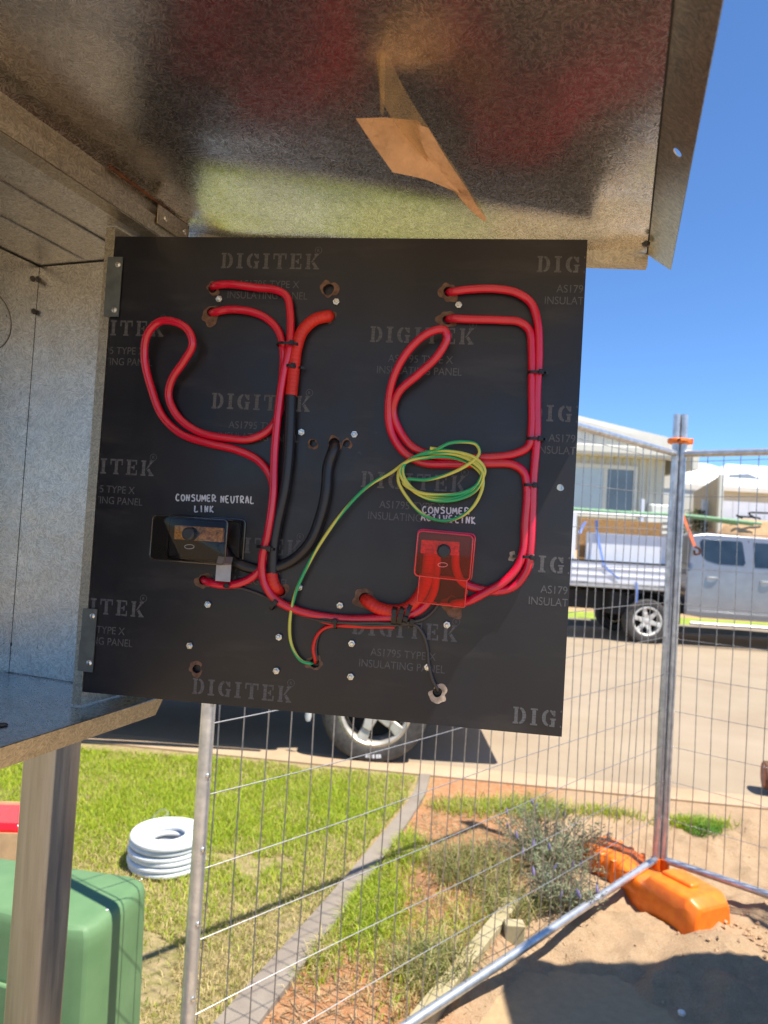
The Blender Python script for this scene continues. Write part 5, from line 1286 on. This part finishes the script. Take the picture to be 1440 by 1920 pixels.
mb = MB(); mb.box((xr-4.3, YW+.25, .40), (xr-.5, YW+1.5, .62)); mb.build('underbody', DARK, e)
mb = MB(); mb.tube([(xr-3.6, YW-.03, .43), (xr-1.7, YW-.03, .43)], .03, 8); mb.build('side_step', DARK, e)
q = at(578, 1343, YW+.08); mb = MB(); mb.lathe([(0, -.035), (.015, -.03), (.022, 0), (.022, .07), (0, .07)], q, (0, 0, 1), 10); mb.build('shock_absorber', WHITEP, e)

# ------------------------------------------------------------------ houses and fences across the street
CREAM = plain('cream cladding', (.62, .58, .47), .7, 0, .05, 2); CREAMW = plain('white gable cladding', (.76, .75, .68), .7, 0, .03, 2); ROOFW = plain('white metal roof', (.78, .78, .76), .5, 0, .04, 2)
TRIM = plain('pale trim paint', (.72, .68, .58), .6, 0, .04, 3); TANW = plain('tan fence steel', (.50, .42, .30), .7, 0, .06, 3); CURT = plain('pale blind behind glass', (.52, .60, .62), .35, 0, .06, 2, spec=.8); WIND = plain('grey flyscreen window', (.16, .20, .23), .25, 0, .1, 2, spec=.7)
def gable_house(e, xc, hw, y0, depth, zb, ze, zr, wall, gable, roofm, over=.5, ribs=True):
    mb = MB(); mb.box((xc-hw, y0, zb-.3), (xc+hw, y0+depth, ze)); mb.build('wall', wall, e, smooth=False)
    mb = MB(); mb.prism([(xc-hw-over+.1, y0-.05, ze), (xc+hw+over-.1, y0-.05, ze), (xc, y0-.05, zr-.1)], (0, .12, 0)); mb.build('gable', gable, e, smooth=False)
    sl_ = (zr-ze)/(hw+over)
    for s_ in (-1, 1):
        p = [(xc, y0-.15, zr), (xc+s_*(hw+over), y0-.15, ze), (xc+s_*(hw+over), y0+depth+.3, ze), (xc, y0+depth+.3, zr)]
        mb = MB(); mb.prism(p, (0, 0, .09)); mb.build('roof', roofm, e, smooth=False)
        for k in range(int(depth/.35)):
            yy = y0-.2+k*.35; mb2 = None
        mb = MB(); mb.prism([(xc, y0-.18, zr-.12), (xc+s_*(hw+over), y0-.18, ze-.10), (xc+s_*(hw+over), y0-.18, ze+.10), (xc, y0-.18, zr+.1)], (0, .03, 0)); mb.build('bargeboard', TRIM, e, smooth=False)
e = empty('cream_house', (3.2, 20, .75), 'cream house with white gable behind the ute tray', 'house')
gable_house(e, 2.9, 3.83, 17.0, 8, .7, 3.86, 4.78, CREAM, CREAMW, ROOFW, .52)
mb = MB(); mb.box((-1.0, 16.6, 3.74), (7.2, 16.66, 3.93)); mb.build('gutter', TRIM, e, bevel=.02)
mb = MB(); mb.box((-1.0, 16.62, 3.70), (7.22, 17.0, 3.735)); mb.build('soffit', TRIM, e)
mb = MB(); mb.box((7.14, 16.4, 3.45), (7.28, 24.8, 3.85)); mb.build('eave_box', TRIM, e)
mb = MB()
for k in range(60):
    x = -.9+k*.2
    if x > 6.68: break
    mb.box((x, 16.965, .7), (x+.02, 17.0, 3.7))
mb.build('cladding_ribs', CREAM, e, smooth=False, kind='stuff')
mb = MB()
for k in range(60):
    x = -.9+k*.155; h = max(0, (1-abs(x-2.9)/4.25))*.85
    if h < .1: continue
    mb.box((x, 16.92, 3.93), (x+.02, 16.95, 3.9+h))
mb.build('gable_ribs', CREAMW, e, smooth=False, kind='stuff')
mb = MB()
for a, b in (((4.1, 16.93, 2.22), (6.06, 16.99, 2.30)), ((4.1, 16.93, 3.40), (6.06, 16.99, 3.50)), ((4.1, 16.93, 2.30), (4.2, 16.99, 3.40)), ((5.96, 16.93, 2.30), (6.06, 16.99, 3.40))): mb = MB(); mb.box(a, b); mb.build('window_frame', TRIM, e)
mb = MB(); mb.box((5.24, 16.935, 2.30), (5.33, 16.985, 3.40)); mb.build('window_frame', TRIM, e)
mb = MB(); mb.box((4.2, 16.955, 2.30), (5.24, 16.975, 3.40)); mb.build('window', CURT, e)
mb = MB(); mb.box((5.33, 16.955, 2.30), (5.96, 16.975, 3.40)); mb.build('window', WIND, e)
mb = MB(); mb.box((6.2, 16.6, .75), (6.9, 16.95, 2.35)); mb.box((6.3, 16.65, 2.35), (6.8, 16.9, 2.6)); mb.build('meter_cupboard', CREAMW, e, bevel=.04)
e = empty('rear_house', (6.0, 26, .75), 'white roofed house rising behind the cream gable', 'house')
gable_house(e, 3.5, 5.9, 23.0, 8, .7, 4.95, 6.1, CREAM, CREAMW, ROOFW, .5)
def hip_house(label, x0, x1, y0, y1, zb, ze, zr, wall, roofm, inset, gablet=None):
    e = empty('distant_house', ((x0+x1)/2, (y0+y1)/2, zb), label, 'house')
    mb = MB(); mb.box((x0, y0, zb), (x1, y1, ze)); mb.build('wall', wall, e, smooth=False)
    o = .5; a = [(x0-o, y0-o, ze), (x1+o, y0-o, ze), (x1+o, y1+o, ze), (x0-o, y1+o, ze)]; ym = (y0+y1)/2
    mb = MB(); mb.add(a+[(x0+inset, ym, zr), (x1-inset, ym, zr)], [(0, 1, 5, 4), (1, 2, 5), (2, 3, 4, 5), (3, 0, 4), (3, 2, 1, 0)]); mb.build('roof', roofm, e, smooth=False)
    mb = MB(); mb.box((x0-o-.05, y0-o-.06, ze-.2), (x1+o+.05, y0-o, ze+.04)); mb.build('fascia', TRIM, e)
    if gablet:
        mb = MB(); mb.prism(gablet, (0, .2, 0)); mb.build('gable', plain('grey gable cladding', (.24, .27, .31), .7), e, smooth=False)
    return e
hip_house('far white hip roofed house left of the tan side fence', 13.4, 20.5, 36, 44, .7, 4.9, 6.6, CREAM, ROOFW, 2.3)
hip_house('far house with grey gable under a white roof behind the sand mound', 18.6, 27, 38, 46, .7, 5.15, 6.9, WHITEP, ROOFW, 1.7,
          [(18.0, 37.3, 5.12), (21.6, 37.3, 5.12), (20.3, 37.3, 5.45), (19.2, 37.3, 5.85), (18.3, 37.3, 5.75)])
mb = MB(); mb.box((21.3, 37.95, 3.2), (22.2, 37.99, 4.3)); mb.build('window', WIND, None) if False else None
# colorbond side fences
e = empty('cream_fence', (8.6, 20, .75), 'cream steel sheet fence between the houses', 'fence')
for k in range(8):
    x = 6.9+k*.3; mb = MB(); mb.box((x, 20, .7), (x+.285, 20.03, 3.28)); mb.build('panel', CREAMW if k % 2 else CREAM, e, smooth=False)
mb = MB(); mb.box((6.9, 19.97, 3.28), (9.3, 20.05, 3.34)); mb.build('top_rail', TRIM, e)
e = empty('tan_fence', (8.2, 17.8, .75), 'tan steel sheet side fence running back between the houses', 'fence')
p0, p1 = Vector((7.83, 16.5, 0)), Vector((8.75, 19.9, 0)); dd = (p1-p0).normalized(); nn = Vector((-dd.y, dd.x, 0))
for k in range(10):
    mb = MB(); mb.obox(p0+dd*(k*.35)+Vector((0, 0, .7)), dd, nn, (0, 0, 1), .335, .03, 2.62-.012*k); mb.build('panel', TANW, e, smooth=False)
mb = MB(); mb.box((7.80, 16.42, .6), (7.90, 16.52, 3.37)); mb.build('end_post', TRIM, e)
e = empty('white_fence', (9.2, 16.9, .75), 'low white sheet fence right of the tan fence end post', 'fence')
for k in range(12):
    mb = MB(); mb.box((7.92+k*.4, 17.6, .7), (8.305+k*.4, 17.63, 2.85)); mb.build('panel', WHITEP, e, smooth=False)
# dirt mound and retaining bank
mb = MB(); nx, ny = 60, 16
for j in range(ny):
    for i in range(nx):
        x = 2.6+i*.16; y = 14.9+j*.16
        prof_ = min(1, max(0, (y-14.9)/1.3)); top = 1.35+(max(0, min(1, (x-7.3)/.8))*.95)
        mb.v.append(Vector((x, y, .05+prof_*top*(1 if j < ny-2 else (.8 if j < ny-1 else .2))+.07*noise.noise(Vector((x*3, y*3, 0)))*prof_+.04*noise.noise(Vector((x*9, y*9, 2)))*prof_)))
mb.f = [(j*nx+i, j*nx+i+1, (j+1)*nx+i+1, (j+1)*nx+i) for j in range(ny-1) for i in range(nx-1)]
SANDM = mk_ground('orange tan sand bank', [(.3, (.46, .27, .13)), (.7, (.60, .40, .22))], 2.5, .6, .95, 12)
structure(mb.build('sand_bank', SANDM), 'orange tan sand bank behind the ute')
R5 = random.Random(4); e = empty('dead_branches', (8.7, 16.2, 2.3), 'dark dead branches lying on top of the sand bank', 'branches')
for k in range(9):
    x = 8.15+R5.uniform(0, 1.6); p = Vector((x, 16.1+R5.uniform(-.2, .2), 2.36)); mb = MB()
    mb.tube(crom([p, p+Vector((R5.uniform(-.3, .3), 0, R5.uniform(0, .12))), p+Vector((R5.uniform(-.5, .5), .1, R5.uniform(-.08, .2)))], 4), .022, 5); mb.build('branch', DARK, e)
# small dark shrub by the cream fence
e = empty('roadside_shrub', (7.65, 17.3, .75), 'small dim shrub against the cream fence behind the ute headboard', 'shrub')
V = []; Fc = []; cols = []
for k in range(2200):
    a = R5.uniform(0, 2*PI); r = .45*R5.random()**.5; z = R5.uniform(0, 1)
    p = Vector((7.65+r*math.cos(a)*(1.1-z*.6), 17.3+r*math.sin(a)*(1.1-z*.6), .8+z*1.75)); d = Vector((R5.gauss(0, 1), R5.gauss(0, 1), R5.gauss(0, 1))).normalized(); s_ = d.orthogonal().normalized(); b0 = len(V)
    V += [p, p+d*.035+s_*.018, p+d*.07, p+d*.035-s_*.018]; Fc.append((b0, b0+1, b0+2, b0+3)); c = R5.uniform(.6, 1.2); cols += [(.10*c, .13*c, .05*c, 1)]*4
me = bpy.data.meshes.new('foliage'); o0 = Vector(e['_o']); me.from_pydata([v-o0 for v in V], [], Fc); me.update()
me.color_attributes.new('tint', 'FLOAT_COLOR', 'POINT').data.foreach_set('color', [c for x in cols for c in x]); me.materials.append(LEAF)
o = bpy.data.objects.new('foliage', me); COL.objects.link(o); o.parent = e
mb = MB(); mb.tube([(7.65, 17.3, .6), (7.67, 17.3, 2.2)], [.03, .01], 6); mb.build('trunk', STEM, e)
